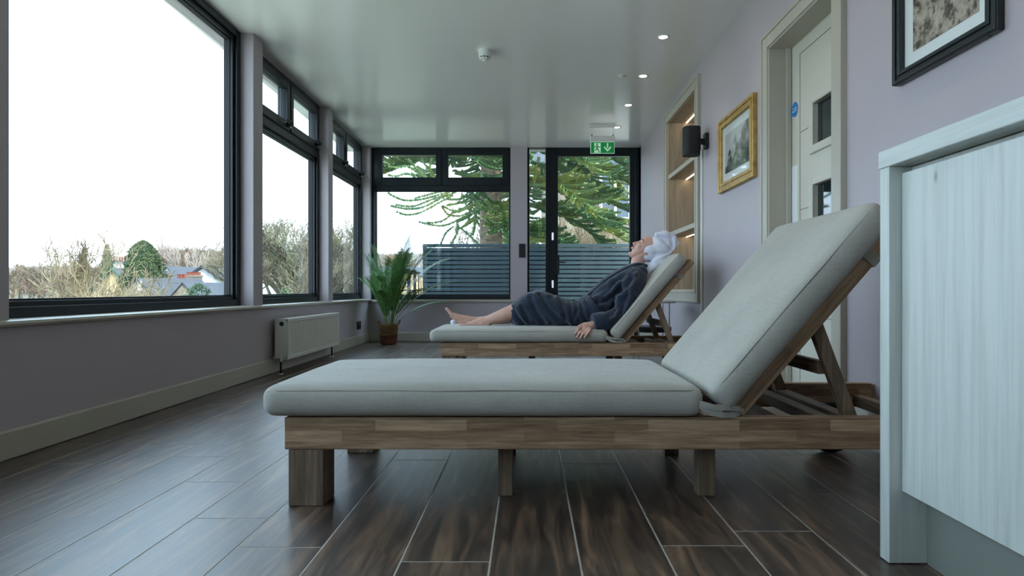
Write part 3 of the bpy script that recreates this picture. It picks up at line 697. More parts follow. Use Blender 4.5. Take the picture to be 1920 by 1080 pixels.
# ---------------------------------------------------------------- loungers
def cushion_mesh(x0, x1, y0, y1, z0, z1, r=0.03, crown=0.012, nx=48, ny=24, nz=6, seed=0, frame=None, pinch=0.0):
    """rounded, slightly puffed box with soft dents; 'frame' maps local points into place"""
    cx, cy, cz = (x0+x1)/2, (y0+y1)/2, (z0+z1)/2; a, b, c = (x1-x0)/2, (y1-y0)/2, (z1-z0)/2
    mb = MB(); idx = {}
    def vert(i, j, k):
        key = (i, j, k)
        if key in idx: return idx[key]
        def sp(t, n, half):                       # denser near the edges
            u = 2 * t / n - 1
            return math.copysign(1 - (1 - abs(u)) ** 1.5, u) * half
        p = Vector((sp(i, nx, a), sp(j, ny, b), sp(k, nz, c)))
        q = Vector((max(-(a-r), min(a-r, p.x)), max(-(b-r), min(b-r, p.y)), max(-(c-r), min(c-r, p.z))))
        d = p - q
        if d.length > 1e-9: p = q + d.normalized() * min(r, d.length if max(abs(d.x)/r, abs(d.y)/r, abs(d.z)/r) < .999 else r)
        u, v, w = p.x / a, p.y / b, p.z / c
        f = (1 - abs(u) ** 5) * (1 - abs(v) ** 4)
        if w > 0: p.z += crown * f * w
        nn = noise.noise(Vector((p.x * 3.1 + seed, p.y * 4.3, seed * 2.7)))
        p.z += 0.004 * nn * f * (1 if w > 0 else 0)
        p.y += 0.004 * noise.noise(Vector((p.x * 5, seed + 9, p.z * 8))) * (abs(v) ** 3)
        p.x += 0.004 * noise.noise(Vector((p.y * 6, seed + 5, p.z * 8))) * (abs(u) ** 3)
        # rounded corners in plan
        rc = 0.045; ex, ey = a - abs(p.x), b - abs(p.y)
        if ex < rc and ey < rc:
            dx, dy = rc - ex, rc - ey; m_ = math.hypot(dx, dy)
            if m_ > rc: s_ = rc / m_; p.x = math.copysign(a - rc + dx * s_, p.x); p.y = math.copysign(b - rc + dy * s_, p.y)
        p += Vector((cx, cy, cz))
        if frame: p = frame(p)
        idx[key] = len(mb.v); mb.v.append(tuple(p)); return idx[key]
    def face(axis, at, n1, n2):
        for i in range(n1):
            for j in range(n2):
                q = [(i, j), (i+1, j), (i+1, j+1), (i, j+1)]
                def m(s, t): return {'x': (at, s, t), 'y': (s, at, t), 'z': (s, t, at)}[axis]
                mb.f.append(tuple(vert(*m(s, t)) for s, t in q))
    face('x', 0, ny, nz); face('x', nx, ny, nz); face('y', 0, nx, nz); face('y', nx and ny, nx, nz); face('z', 0, nx, ny); face('z', nz, nx, ny)
    return mb
def rounded_loop(x0, x1, y0, y1, z, rc=0.045, wob=0.002, seed=0, frame=None):
    pts = []
    for (cx, cy, a0) in ((x1-rc, y1-rc, 0), (x0+rc, y1-rc, 90), (x0+rc, y0+rc, 180), (x1-rc, y0+rc, 270)):
        for k in range(5):
            a = R(a0 + k * 22.5); pts.append(Vector((cx + rc*math.cos(a), cy + rc*math.sin(a), z)))
    full = []
    for i, p in enumerate(pts):
        q = pts[(i+1) % len(pts)]; n = max(1, int((q-p).length / 0.08))
        for k in range(n):
            w = p.lerp(q, k / n); w.z += wob * noise.noise(w * 7 + Vector((seed, 0, 0))); full.append(w)
    full.append(full[0].copy())
    if frame: full = [frame(p) for p in full]
    return full
def lounger(label, loc, L=2.03, dx=0.0, seed=1, x0c=-0.063):
    t = thing('sun_lounger', label, 'sun lounger', loc, 'wooden sun loungers')
    W = 0.70
    for y0, y1 in ((0, 0.036), (W - .036, W)):
        MB().box(0, L, y0, y1, .163, .255).build('side_rail', M['timber'], t, bevel=.0025)
    MB().box(0.001, .036, .037, W - .037, .165, .253).build('end_rail', M['timber_y'], t, bevel=.002)
    MB().box(L - .075, L - .035, .037, W - .037, .168, .212).build('end_rail', M['timber_y'], t, bevel=.002)
    for y0, y1 in ((0.002, .104), (W - .104, W - .002)):
        MB().box(.0105, .112, y0, y1, .0, .1625).build('leg', M['timber_z'], t, bevel=.0025)
    for x in (.606, 1.206):
        for y0 in (.092, W - .142):
            MB().box(x, x + (.044 if x < 1 else .052), y0, y0 + .05, .0, .2).build('leg', M['timber_z'], t, bevel=.002)
    for x in (.606, 1.206): MB().box(x - .01, x + .055, .037, W - .037, .196, .216).build('cross_bar', M['timber_y'], t, bevel=.001)
    for yy in (.062, .60):
        w = MB().lathe([(.03, 0), (.094, .002), (.096, .008), (.096, .032), (.094, .038), (.03, .04)], (L - .185, yy, .096), 32, 'y').build('wheel', M['black'], t, smooth='auto')
        MB().lathe([(.022, -.004), (.022, .044)], (L - .185, yy, .096), 16, 'y').build('hub', M['gasket'], w)
    MB().cyl((L - .185, .04, .096), (L - .185, W - .04, .096), .008, 10).build('axle', M['chrome'], t)
    for yy in (.104, .575): MB().box(L - .205, L - .165, yy, yy + .02, .085, .165).build('wheel_bracket', M['timber_z'], t, bevel=.001)
    x = .045
    while x < 1.15 + dx:
        MB().box(x, x + .062, .037, W - .037, .240, .258).build('seat_slat', M['timber_y'], t, bevel=.002); x += .0925
    MB().box(1.335 + dx, 1.44 + dx, .037, W - .037, .222, .246).build('seat_slat', M['timber_y'], t, bevel=.002)
    for xx in (1.562, 1.64): MB().box(xx + dx, xx + dx + .045, .037, W - .037, .205, .240).build('prop_rest', M['timber_y'], t, bevel=.002)
    A = Vector((1.2015 + dx, 0, .325)); an = R(49.3); d = Vector((math.cos(an), 0, math.sin(an))); n = Vector((math.sin(an), 0, -math.cos(an)))
    def fr(p): return A + d * p.x + Vector((0, p.y, 0)) + n * p.z       # x along the back, y across, z towards the rear
    def bbox(s0, s1, y0, y1, t0, t1):
        return MB().hexa([fr(Vector(q)) for q in ((s0,y0,t0),(s1,y0,t0),(s1,y1,t0),(s0,y1,t0),(s0,y0,t1),(s1,y0,t1),(s1,y1,t1),(s0,y1,t1))])
    def bobj(name, args, key='timber'):           # a board of the backrest: built flat, then tipped so the grain follows it
        s0, s1, y0, y1, t0, t1 = args
        o = MB().box(s0, s1, y0, y1, -t1, -t0).build(name, M[key], t, bevel=.002)
        o.location = A; o.rotation_euler = (0, -an, 0); return o
    for y0 in (.040, W - .070): bobj('back_rail', (-.06, .755, y0, y0 + .030, .098, .143))
    s = .02
    for k in range(8): bobj('back_slat', (s, s + .055, .071, W - .071, .098, .116), 'timber_y'); s += .0955
    bobj('back_top_rail', (.712, .752, .071, W - .071, .098, .143), 'timber_y')
    # prop: two struts joined by a cross bar
    for y0 in (.074, W - .104):
        p0, p1 = Vector((1.553 + dx, 0, .52)), Vector((1.664 + dx, 0, .222)); dd = (p1 - p0).normalized(); q = Vector((-dd.z, 0, dd.x)) * .019
        MB().hexa([p0 - q + Vector((0, y0, 0)), p0 + q + Vector((0, y0, 0)), p0 + q + Vector((0, y0 + .03, 0)), p0 - q + Vector((0, y0 + .03, 0)),
                   p1 - q + Vector((0, y0, 0)), p1 + q + Vector((0, y0, 0)), p1 + q + Vector((0, y0 + .03, 0)), p1 - q + Vector((0, y0 + .03, 0))]).build('prop_strut', M['timber_z'], t, bevel=.002)
    MB().box(1.57 + dx, 1.595 + dx, .104, W - .104, .365, .405).build('prop_bar', M['timber_y'], t, bevel=.002)
    for y0 in (.030, W - .042): MB().lathe([(.008, 0), (.008, .012)], (1.247 + dx, y0, .238), 12, 'y').build('pivot_bolt', M['chrome'], t)
    # cushions
    sc = cushion_mesh(x0c, 1.198 + dx, -.028, W, .2578, .346, r=.038, crown=.016, seed=seed).build('seat_cushion', M['cushion'], t, smooth=True)
    MB().tube(rounded_loop(x0c + .0085, 1.1895 + dx, -.0195, W - .0085, .334, seed=seed), .0017, 6, cap=False).build('piping', M['piping'], sc, smooth=True)
    flip = lambda p: fr(Vector((p.x, p.y, -p.z)))
    bc = cushion_mesh(0.0, .735, -.028, W, -.088, .0, r=.034, crown=.006, seed=seed + 3, frame=flip).build('back_cushion', M['cushion'], t, smooth=True)
    MB().tube(rounded_loop(.0075, .7275, -.0205, W - .0075, -.012, seed=seed, frame=flip), .0017, 6, cap=False).build('piping', M['piping'], bc, smooth=True)
    # fabric straps round the back rails and tie ribbons at the fold
    for y0 in (-.004, W - .026):
        y_a, y_b = (.034, .076) if y0 < .3 else (W - .076, W - .034)
        st = MB()
        st.hexa([fr(Vector(q)) for q in ((.60,y_a,.06),(.635,y_a,.06),(.635,y_b,.06),(.60,y_b,.06),(.60,y_a,.148),(.635,y_a,.148),(.635,y_b,.148),(.60,y_b,.148))])
        st.build('strap', M['piping'], bc, bevel=.003)
    rb = MB()
    def ribbon(pts, w=.016, th=.003):
        for i in range(len(pts) - 1):
            a, b = Vector(pts[i]), Vector(pts[i+1]); z = Vector((0, 0, w / 2)); y = Vector((0, th, 0))
            rb.hexa([a - z, b - z, b - z + y, a - z + y, a + z, b + z, b + z + y, a + z + y])
    h = 1.2 + dx
    ribbon([(h - .02, -.026, .300), (h + .02, -.024, .288), (h + .07, -.012, .284), (h + .105, .006, .278), (h + .118, .030, .262)])
    ribbon([(h - .02, -.022, .292), (h + .01, -.020, .272), (h + .05, -.014, .264), (h + .09, .002, .262), (h + .122, .028, .270)])
    rb.build('tie_ribbon', M['cushion'], t)
    return t, A, d, n
L1 = lounger('empty wooden lounger with taupe cushion, the large near one beside the pale counter', (-.696, 1.828, 0), 2.035, 0.0, 1)
L2 = lounger('wooden lounger with taupe cushion on which the person in the robe lies', (-.600, 4.385, 0), 1.93, -0.05, 4, x0c=-.076)

# ---------------------------------------------------------------- side table
tb = thing('side_table', 'small round metal side table with dark lower shelf behind the occupied lounger', 'side table', (1.03, 5.36, 0))
MB().lathe([(.003, .523), (.196, .523), (.2, .518), (.196, .512), (.003, .512)], n=40, cap=False).build('table_top', principled('table_glass', s2l((150, 165, 165)), 0.08, coat=.5), tb, smooth='auto')
MB().lathe([(.197, .524), (.203, .522), (.203, .508), (.197, .508)], n=40, cap=False).build('rim', M['chrome'], tb, smooth='auto')
MB().lathe([(.003, .315), (.16, .315), (.168, .305), (.168, .275), (.155, .268), (.003, .268)], n=36, cap=False).build('lower_shelf', M['black'], tb, smooth='auto')
for k in range(4):
    a = R(45 + 90 * k); MB().cyl((.178*math.cos(a), .178*math.sin(a), 0), (.178*math.cos(a), .178*math.sin(a), .512), .006, 10).build('leg', M['chrome'], tb, smooth='auto')

# ---------------------------------------------------------------- person
def remeshed(mb, voxel, smooth_it=3, name='tmp'):
    me = mb.mesh(name); o = D.objects.new(name, me); COL.objects.link(o)
    m = o.modifiers.new('r', 'REMESH'); m.mode = 'VOXEL'; m.voxel_size = voxel; m.use_smooth_shade = True
    if smooth_it:
        s = o.modifiers.new('s', 'CORRECTIVE_SMOOTH') if False else o.modifiers.new('s', 'SMOOTH'); s.factor = 0.5; s.iterations = smooth_it
    me2 = D.meshes.new_from_object(o.evaluated_get(bpy.context.evaluated_depsgraph_get()))
    D.objects.remove(o); return me2
def as_obj(me, name, mat, parent=None):
    me.materials.clear(); me.materials.append(mat); me.shade_smooth()
    o = D.objects.new(name, me); COL.objects.link(o)
    if parent:
        o.parent = parent; o.matrix_parent_inverse = parent.matrix_world.inverted()
    return o
def displace(me, fn):
    me.update(); nr = [v.normal.copy() for v in me.vertices]
    for v, n_ in zip(me.vertices, nr): v.co = v.co + n_ * fn(v.co)
    me.update()
skin = textured('skin', [(0.3, s2l((196, 150, 132))), (0.6, s2l((214, 172, 156))), (0.8, s2l((222, 186, 172)))], nscale=9, rough=0.5, spec=.35, bump=.05)
skin.node_tree.nodes['Principled BSDF'].inputs['Subsurface Weight'].default_value = 0.08
skin.node_tree.nodes['Principled BSDF'].inputs['Subsurface Radius'].default_value = (0.02, 0.008, 0.005)
robe_m = fabric_mat('navy_towelling', s2l((36, 44, 58)), s2l((46, 56, 72)), weave=260, rough=.95)
robe_m.node_tree.nodes['Principled BSDF'].inputs['Sheen Weight'].default_value = 0.25
towel_m = fabric_mat('white_towelling', s2l((206, 208, 222)), s2l((218, 220, 232)), weave=260, rough=.95)

body = MB()
# head: centre, axes up the head (u), out of the face (f) and across (Y)
Hc = P(1212, 471, 4.74); hu = Vector((.766, 0, .643)); hf = Vector((-.643, 0, .766)); hy = Vector((0, 1, 0))
def hp_(u, f, y=0): return Hc + hu * u + hf * f + hy * y
hm = Matrix((hf, hy, hu)).transposed()
body.ball(hp_(.035, -.010), (.096, .074, .088), 24, hm)                 # skull
body.sweep([(hp_(.05, .030), .060, .062), (hp_(.0, .034), .062, .056), (hp_(-.045, .036), .056, .050), (hp_(-.085, .043), .040, .036), (hp_(-.104, .056), .022, .020)], 20, 6, hy)
body.ball(hp_(-.104, .066), (.014, .018, .012), 12, hm)                 # chin
body.sweep([(hp_(.018, .082), .008, .007), (hp_(-.012, .094), .009, .009), (hp_(-.036, .105), .012, .010)], 10, 4, hy)   # nose ridge
for sy in (-1, 1): body.ball(hp_(-.041, .092, sy * .011), (.009, .007, .007), 10, hm)
body.sweep([(hp_(-.063, .082, -.022), .006, .006), (hp_(-.064, .088, 0), .010, .008), (hp_(-.063, .082, .022), .006, .006)], 10, 4, hu)
for sy in (-1, 1):
    body.ball(hp_(.004, .074, sy * .030), (.014, .015, .012), 12, hm)   # closed lids
    body.sweep([(hp_(.018, .085, sy * .012), .006, .006), (hp_(.023, .083, sy * .032), .007, .007), (hp_(.016, .070, sy * .052), .006, .006)], 8, 4, hu)
    body.ball(hp_(-.030, .062, sy * .042), (.020, .018, .022), 12, hm)  # cheeks
    body.ball(hp_(-.020, -.008, sy * .070), (.014, .007, .022), 14, hm); body.ball(hp_(-.038, .002, sy * .070), (.009, .007, .011), 10, hm)
# neck and trunk (under the robe)
body.sweep([(P(1203, 478, 4.74), .054, .050), (P(1196, 490, 4.74), .052, .050), (P(1197, 506, 4.74), .060, .058)], 20, 6)
body.sweep([(P(1198, 513, 4.74), .12, .045), (P(1172, 541, 4.74), .12, .06), (P(1140, 571, 4.74), .10, .06), (P(1118, 590, 4.74), .11, .055)], 20, 5)
# near leg: thigh, bent knee, shin, ankle and foot lying flat
nl = 4.645
body.sweep([(P(1112, 592, 4.69), .055, .055), (P(1055, 588, 4.67), .050, .050), (P(1012, 577, 4.655), .044, .044), (P(988, 576, nl), .046, .048), (P(962, 585, nl), .052, .055),
            (P(935, 594, nl), .042, .043), (P(912, 602, nl), .033, .034), (P(905, 604, nl), .034, .036)], 20, 6)
def foot(heel, ankle, ball_, toes, Y, near=1, wid=.036, toesp=.014, curl=0):
    body.sweep([(P(*ankle, Y), .032, .034), (P(*heel, Y), .030, .030)], 14, 4)
    body.sweep([(P(*heel, Y), .028, .030), (P((heel[0] + ball_[0]) / 2, (heel[1] + ball_[1]) / 2 - 1.0, Y), .034, .030), (P(*ball_, Y), .040, .022)], 16, 5)
    body.sweep([(P(*ankle, Y), .030, .032), (P((ankle[0] + ball_[0]) / 2, (ankle[1] + ball_[1]) / 2, Y), .034, .024), (P(*ball_, Y), .038, .018)], 16, 5)
    b, t_ = P(*ball_, Y), P(*toes, Y)
    for i, (ln, rr) in enumerate(((1.0, .0125), (.96, .0095), (.86, .009), (.74, .0085), (.60, .008))):
        yy = near * (-.030 + .0155 * i) + (0.002 if i else -.002) * near
        p0 = b + Vector((0, yy, 0)); p2 = b.lerp(t_, ln) + Vector((0, yy, 0)); p1 = p0.lerp(p2, .55) + (Vector((0, 0, .004)))
        body.sweep([(p0, rr, rr), (p1, rr * .92, rr * .9), (p2, rr, rr * .95)], 10, 3)
foot((915, 607.5), (904, 602), (878, 609), (864, 610.5), nl)
fl = 4.85
body.sweep([(P(1112, 594, 4.80), .055, .05), (P(1055, 594, 4.83), .050, .045), (P(1000, 594, fl), .046, .042), (P(965, 594, fl), .050, .046), (P(930, 599, fl), .042, .038),
            (P(898, 601, fl), .031, .029), (P(880, 600, fl), .031, .029)], 20, 6)
foot((867, 603), (880, 600), (848, 591), (838, 578.5), fl)
# near arm and hand (the far arm rests in the lap)
body.sweep([(P(1192, 520, 4.56), .045, .045), (P(1180, 560, 4.49), .040, .042), (P(1166, 596, 4.46), .038, .040), (P(1140, 606, 4.45), .033, .034), (P(1118, 608, 4.43), .024, .028), (P(1108, 611, 4.42), .022, .030)], 18, 6)
body.sweep([(P(1112, 609, 4.425), .018, .028), (P(1104, 613, 4.415), .017, .036), (P(1098, 617, 4.395), .014, .037)], 16, 5)
kn = [(1093.5, 612.5, 4.405), (1096.5, 616.5, 4.388), (1100.5, 619.5, 4.372), (1105, 621.5, 4.360)]
mid = [(1085, 617.0, 4.375), (1087.5, 623.5, 4.352), (1092.5, 627.0, 4.340), (1099.5, 627.5, 4.336)]
tip = [(1077.5, 626.5, 4.352), (1081.0, 633.0, 4.338), (1087.2, 635.2, 4.332), (1095.8, 633.4, 4.330)]
for i, (a, b, c) in enumerate(zip(kn, mid, tip)):
    r0 = (.0098, .0100, .0096, .0084)[i]
    a_, b_, c_ = P(*a), P(*b), P(*c); root = a_.lerp(P(1110, 609, 4.42), .45)
    body.sweep([(root, r0 * .9, r0 * .9), (a_, r0 * 1.1, r0 * 1.1), (a_.lerp(b_, .5), r0 * .92, r0 * .92), (b_, r0, r0), (b_.lerp(c_, .5), r0 * .84, r0 * .84), (c_, r0 * .78, r0 * .78)], 10, 3)
body.sweep([(P(1108, 608, 4.44), .012, .012), (P(1097, 607, 4.455), .0115, .0115), (P(1087, 611, 4.455), .010, .010), (P(1081, 616, 4.45), .0085, .0085)], 10, 3)   # thumb
body.sweep([(P(1192, 524, 4.91), .040, .040), (P(1172, 562, 4.97), .036, .036), (P(1140, 582, 4.97), .032, .032), (P(1112, 590, 4.95), .024, .022), (P(1098, 596, 4.95), .020, .026)], 16, 6)
bme = remeshed(body, 0.0038, 2)
person = as_obj(bme, 'person', skin)
tag(person, 'person lying back on the far lounger, eyes closed, in navy robe and white towel turban', 'person')
pmI = person
# lips, brows and lashes
lipm = principled('lips', s2l((176, 96, 92)), .45); brow = principled('brow_hair', s2l((84, 62, 50)), .7)
lp = MB(); lp.sweep([(hp_(-.0590, .0850, -.020), .0020, .003), (hp_(-.0590, .0925, 0), .0030, .0045), (hp_(-.0590, .0850, .020), .0020, .003)], 8, 4, hu)
lp.sweep([(hp_(-.0650, .0845, -.018), .0024, .003), (hp_(-.0650, .0915, 0), .0042, .0045), (hp_(-.0650, .0845, .018), .0024, .003)], 8, 4, hu)
def pchild(mb, name, mat):
    o = mb.build(name, mat, None, smooth=True); o.parent = person; return o
pchild(lp, 'lips', lipm)
bw = MB()
for sy in (-1, 1): bw.sweep([(hp_(.023, .0905, sy * .012), .003, .002), (hp_(.029, .089, sy * .032), .0035, .002), (hp_(.021, .075, sy * .053), .002, .0015)], 6, 4, hu)
pchild(bw, 'eyebrows', brow)
la = MB()
for sy in (-1, 1): la.sweep([(hp_(-.004, .086, sy * .018), .0015, .0015), (hp_(-.007, .0885, sy * .031), .0022, .002), (hp_(-.003, .078, sy * .046), .0015, .0015)], 6, 4, hu)
pchild(la, 'eyelashes', brow)
tn = MB()
for (x, y, Y) in ((864, 608, nl - .02), (867, 607.2, nl)): tn.ball(P(x, y, Y - .006), (.004, .004, .003), 8)
pchild(tn, 'toenails', principled('nail', s2l((226, 190, 184)), .3))

# robe
rob = MB()
Yc = 4.74
rob.sweep([(P(1200, 508, Yc), .16, .060), (P(1183, 520, Yc), .205, .098), (P(1160, 540, Yc), .215, .116), (P(1135, 564, Yc), .205, .118), (P(1112, 584, Yc), .21, .112),
           (P(1080, 590, Yc), .205, .104)], 36, 8, power=2.3)
rob.sweep([(P(1095, 589, Yc), .20, .106), (P(1060, 589.5, Yc), .20, .100), (P(1035, 584, Yc), .195, .118), (P(1008, 580.5, Yc), .185, .138), (P(990, 583, Yc), .180, .125), (P(975, 588.5, Yc), .178, .102), (P(971, 590.2, Yc), .175, .096)],
          36, 8, power=2.6)
for (ys, ye, yw) in ((4.575, 4.47, 4.455), (4.91, 5.0, 4.90)):
    if ys < 4.7:
        rob.sweep([(P(1197, 517, ys), .060, .070), (P(1190, 530, ys - .03), .075, .082), (P(1183, 556, ye + .02), .082, .086), (P(1170, 588, ye), .078, .084), (P(1148, 602, ye - .01), .072, .074), (P(1122, 606, yw), .060, .066)], 28, 8, power=2.2)
    else:
        rob.sweep([(P(1197, 517, ys), .060, .070), (P(1186, 545, 4.98), .078, .08), (P(1165, 572, 5.0), .075, .075), (P(1135, 584, 4.97), .066, .064), (P(1104, 594, 4.95), .056, .054)], 28, 8, power=2.2)
rme = remeshed(rob, 0.0068, 4)
# keep the cloth on top of the cushions and lay folds into it
A2 = L2[1] + Vector((-.600, 4.385, 0)); nn2 = L2[3]
knee = P(1003, 552, Yc); hipP = P(1128, 600, 4.6); shp = P(1196, 512, 4.56); elb = P(1168, 596, 4.47); belt0 = P(1115, 580, Yc)
def seg(p, a, b):
    ab = b - a; t = (p - a).dot(ab) / ab.length_squared; return t, (p - (a + ab * max(0, min(1, t)))).length
def crease(t): return abs(math.sin(t)) ** .55 - .72            # broad rounded folds parted by tight creases
def folds(p):
    wob = noise.noise(p * 3.2) * 2.4 + noise.noise(p * 9) * .5
    amp = .75 + .9 * noise.noise(p * 5 + Vector((3, 1, 7)))    # folds swell and fade
    a = max(0, min(1, (.46 - p.x) * 12 + .5))                 # skirt below the belt
    skirt = .020 * crease((p.x * .95 + p.z) * 19 + wob)
    near = max(0, min(1, (4.62 - p.y) * 14))                  # sleeve on the near side
    front = .015 * crease((.545 * p.x - .84 * p.z) * 30 + wob * .8 + p.y * 2)
    e = max(0, min(1, (.62 - p.z) * 10 + .5))                 # upper sleeve folds run down it, those by the elbow run round it
    sleeve = .016 * (1 - e) * crease((.80 * p.x + .55 * p.z) * 24 + wob) + .016 * e * crease((.95 * p.x - .25 * p.z) * 34 + wob)
    top = front * (1 - near) + sleeve * near
    out = (skirt * a + top * (1 - a)) * max(.15, amp) * .6 + .003 * noise.noise(p * 24)
    if p.y < 4.80:                                            # the drapery's main creases and folds on the near side
        for line, amt, wd in CREASES:
            d, side_ = 1e9, 1
            for i in range(len(line) - 1):
                a_, b_ = line[i], line[i+1]; ex, ez = b_[0] - a_[0], b_[1] - a_[1]; l2 = ex * ex + ez * ez
                t = max(0, min(1, ((p.x - a_[0]) * ex + (p.z - a_[1]) * ez) / l2)); qx, qz = p.x - a_[0] - ex * t, p.z - a_[1] - ez * t
                dd_ = math.hypot(qx, qz)
                if dd_ < d: d = dd_
            if d < wd * 4: out += amt * (math.exp(-(d / wd) ** 2) - .55 * math.exp(-((d - 2.1 * wd) / wd) ** 2))
    return out
def _px(pts, Y): return [(P(x, y, Y).x, P(x, y, Y).z) for x, y in pts]
CREASES = [(_px(l, Y), a, w) for l, Y, a, w in (
    ([(1012, 552), (1027, 577), (1046, 596), (1065, 611)], 4.56, -.016, .015), ([(1049, 563), (1054, 580), (1060, 598)], 4.56, -.013, .013),
    ([(1104, 568), (1140, 564), (1162, 542), (1181, 522)], 4.56, -.018, .016), ([(1104, 560), (1135, 541), (1165, 521), (1184, 511)], 4.60, -.008, .012),
    ([(1156, 560), (1151, 580), (1140, 593)], 4.46, -.014, .012), ([(1166, 562), (1160, 577), (1149, 592)], 4.42, -.012, .010),
    ([(1178, 545), (1170, 567), (1162, 588)], 4.42, -.013, .012), ([(1124, 588), (1128, 605), (1133, 620)], 4.42, -.014, .012),
    ([(979, 578), (991, 601)], 4.56, -.011, .013), ([(963, 580), (974, 599), (984, 611)], 4.56, -.010, .011), ([(995, 560), (1006, 585), (1020, 606)], 4.56, -.012, .014),
    ([(1070, 569), (1069, 585), (1074, 600)], 4.55, -.010, .011), ([(1080, 568), (1082, 582), (1078, 595)], 4.55, -.009, .010), ([(1090, 572), (1092, 588), (1100, 602)], 4.55, -.010, .011),
    ([(1030, 560), (1048, 582)], 4.56, -.009, .012), ([(1150, 530), (1140, 548), (1122, 560)], 4.6, -.009, .012), ([(1190, 560), (1176, 585)], 4.44, -.010, .012),
    ([(1196, 514), (1190, 532), (1182, 545)], 4.44, .010, .016), ([(1125, 560), (1146, 548), (1164, 531)], 4.6, .008, .012))]
displace(rme, folds)
for v in rme.vertices:
    dd = (v.co - A2).dot(nn2)                    # distance behind the face of the back cushion
    if dd > -.004 and v.co.x > A2.x - .02: v.co -= nn2 * (dd + .004)
    if v.co.z < .350 and v.co.y > 4.36: v.co.z = .350 + (v.co.z - .350) * .02
def rchild(me_or_mb, name, mat, smooth=True):
    if isinstance(me_or_mb, MB): o = me_or_mb.build(name, mat, None, smooth=smooth)
    else: o = as_obj(me_or_mb, name, mat)
    o.parent = person; return o
robe = rchild(rme, 'robe', robe_m)
def band(pts, w, th, vx=.006, amp=.002):
    mb = MB(); mb.sweep([(p, w_, th) for p, w_ in zip(pts, w)], 18, 6, power=3)
    me = remeshed(mb, vx, 2); displace(me, lambda p: amp * noise.noise(p * 25)); return me
# shawl collar: near and far edge meeting at the belt, joined behind the neck
cl_ = MB()
for sy in (-1, 1):
    pts = [P(1207, 500, Yc) + Vector((0, sy * .045, 0)), P(1192, 497.5, Yc) + Vector((0, sy * .085, 0)), P(1172, 503.5, Yc) + Vector((0, sy * .095, 0)), P(1143, 519, Yc) + Vector((0, sy * .075, 0)),
           P(1116, 541, Yc) + Vector((0, sy * .045, 0)), P(1098, 558, Yc) + Vector((0, sy * .015, 0))]
    cl_.sweep([(pts[0], .030, .020), (pts[1], .040, .018), (pts[2], .046, .016), (pts[3], .044, .015), (pts[4], .036, .014), (pts[5], .026, .012)], 18, 6, power=2.6)
cl_.sweep([(P(1204, 500, Yc - .06), .02, .03), (P(1211, 505, Yc), .04, .03), (P(1204, 500, Yc + .06), .02, .03)], 14, 6, side=Vector((1, 0, 0)))
cm = remeshed(cl_, .006, 2); displace(cm, lambda p: .003 * noise.noise(Vector((p.x * 9, p.y * 30, p.z * 9))))
rchild(cm, 'collar', robe_m)
# belt with its knot
bl = MB(); cB = P(1113, 582, Yc); ax = (P(1135, 564, Yc) - P(1095, 590, Yc)).normalized(); bx_ = ax.cross(Vector((0, 1, 0))).normalized()
ring = []
for k in range(29):
    a = 2 * math.pi * k / 28; c, s_ = math.cos(a), math.sin(a)
    c = math.copysign(abs(c) ** .85, c); s_ = math.copysign(abs(s_) ** .85, s_)
    ring.append(cB + Vector((0, 1, 0)) * c * .222 + bx_ * s_ * .126)
for k in range(28):
    a, b = ring[k], ring[k+1]; o = (a - cB).normalized() * .007
    bl.hexa([a - ax*.024, b - ax*.024, b + ax*.024, a + ax*.024, a - ax*.022 + o, b - ax*.022 + o, b + ax*.022 + o, a + ax*.022 + o])
kb = P(1093, 563, Yc - .02)
bl.ball(kb, (.028, .036, .020), 12)
bl.sweep([(kb, .022, .008), (kb + Vector((-.05, -.05, -.01)), .024, .007), (kb + Vector((-.06, -.14, -.05)), .022, .007), (kb + Vector((-.05, -.19, -.12)), .020, .006)], 12, 5, side=Vector((1, 0, 0)))
bl.sweep([(kb, .022, .008), (kb + Vector((.03, -.06, .0)), .022, .007), (kb + Vector((.03, -.13, -.04)), .020, .007)], 12, 5, side=Vector((1, 0, 0)))
bm_ = remeshed(bl, .0055, 2); displace(bm_, lambda p: .003 * noise.noise(p * 22))
for v in bm_.vertices:
    if v.co.z < .351: v.co.z = .351
    dd = (v.co - A2).dot(nn2)
    if dd > -.004: v.co -= nn2 * (dd + .004)
rchild(bm_, 'belt', robe_m)
# turned-back cuff of the near sleeve
cf = MB(); c0, c1 = P(1136, 604, 4.455), P(1112, 607.5, 4.44)
o = MB(); axc = (c1 - c0).normalized()
cf.sweep([(c0, .068, .072), (c0.lerp(c1, .5), .070, .074), (c1, .068, .070)], 26, 6, power=2.2, closed_ends=False)
cme = remeshed(cf, .006, 2); displace(cme, lambda p: .005 * noise.noise(p * 18))
for v in cme.vertices:
    if v.co.z < .340 and v.co.y > 4.35: v.co.z = .340 + (v.co.z - .340) * .05
rchild(cme, 'cuff', robe_m)

# towel turban
tw = MB()
Tc = P(1238, 467, Yc); tax = (P(1262, 452, Yc) - P(1212, 480, Yc)).normalized()
tm = Matrix((tax, hy, tax.cross(hy))).transposed()
tw.ball(Tc, (.118, .108, .104), 30, tm)
tw.ball(P(1222, 470, Yc), (.070, .096, .098), 24, hm)
tw.sweep([(P(1264, 468, Yc - .03), .05, .040), (P(1253, 480, Yc - .055), .055, .042), (P(1236, 491, Yc - .07), .05, .040), (P(1221, 503, Yc - .065), .045, .034), (P(1213, 517, Yc - .06), .045, .026), (P(1212, 531, Yc - .05), .05, .018), (P(1216, 540, Yc - .04), .05, .012)], 22, 7)
tw.sweep([(P(1232, 440, Yc - .03), .045, .022), (P(1252, 441, Yc - .05), .05, .028), (P(1266, 455, Yc - .055), .045, .03), (P(1262, 470, Yc - .07), .04, .026)], 18, 6)
tme = remeshed(tw, .0062, 3)
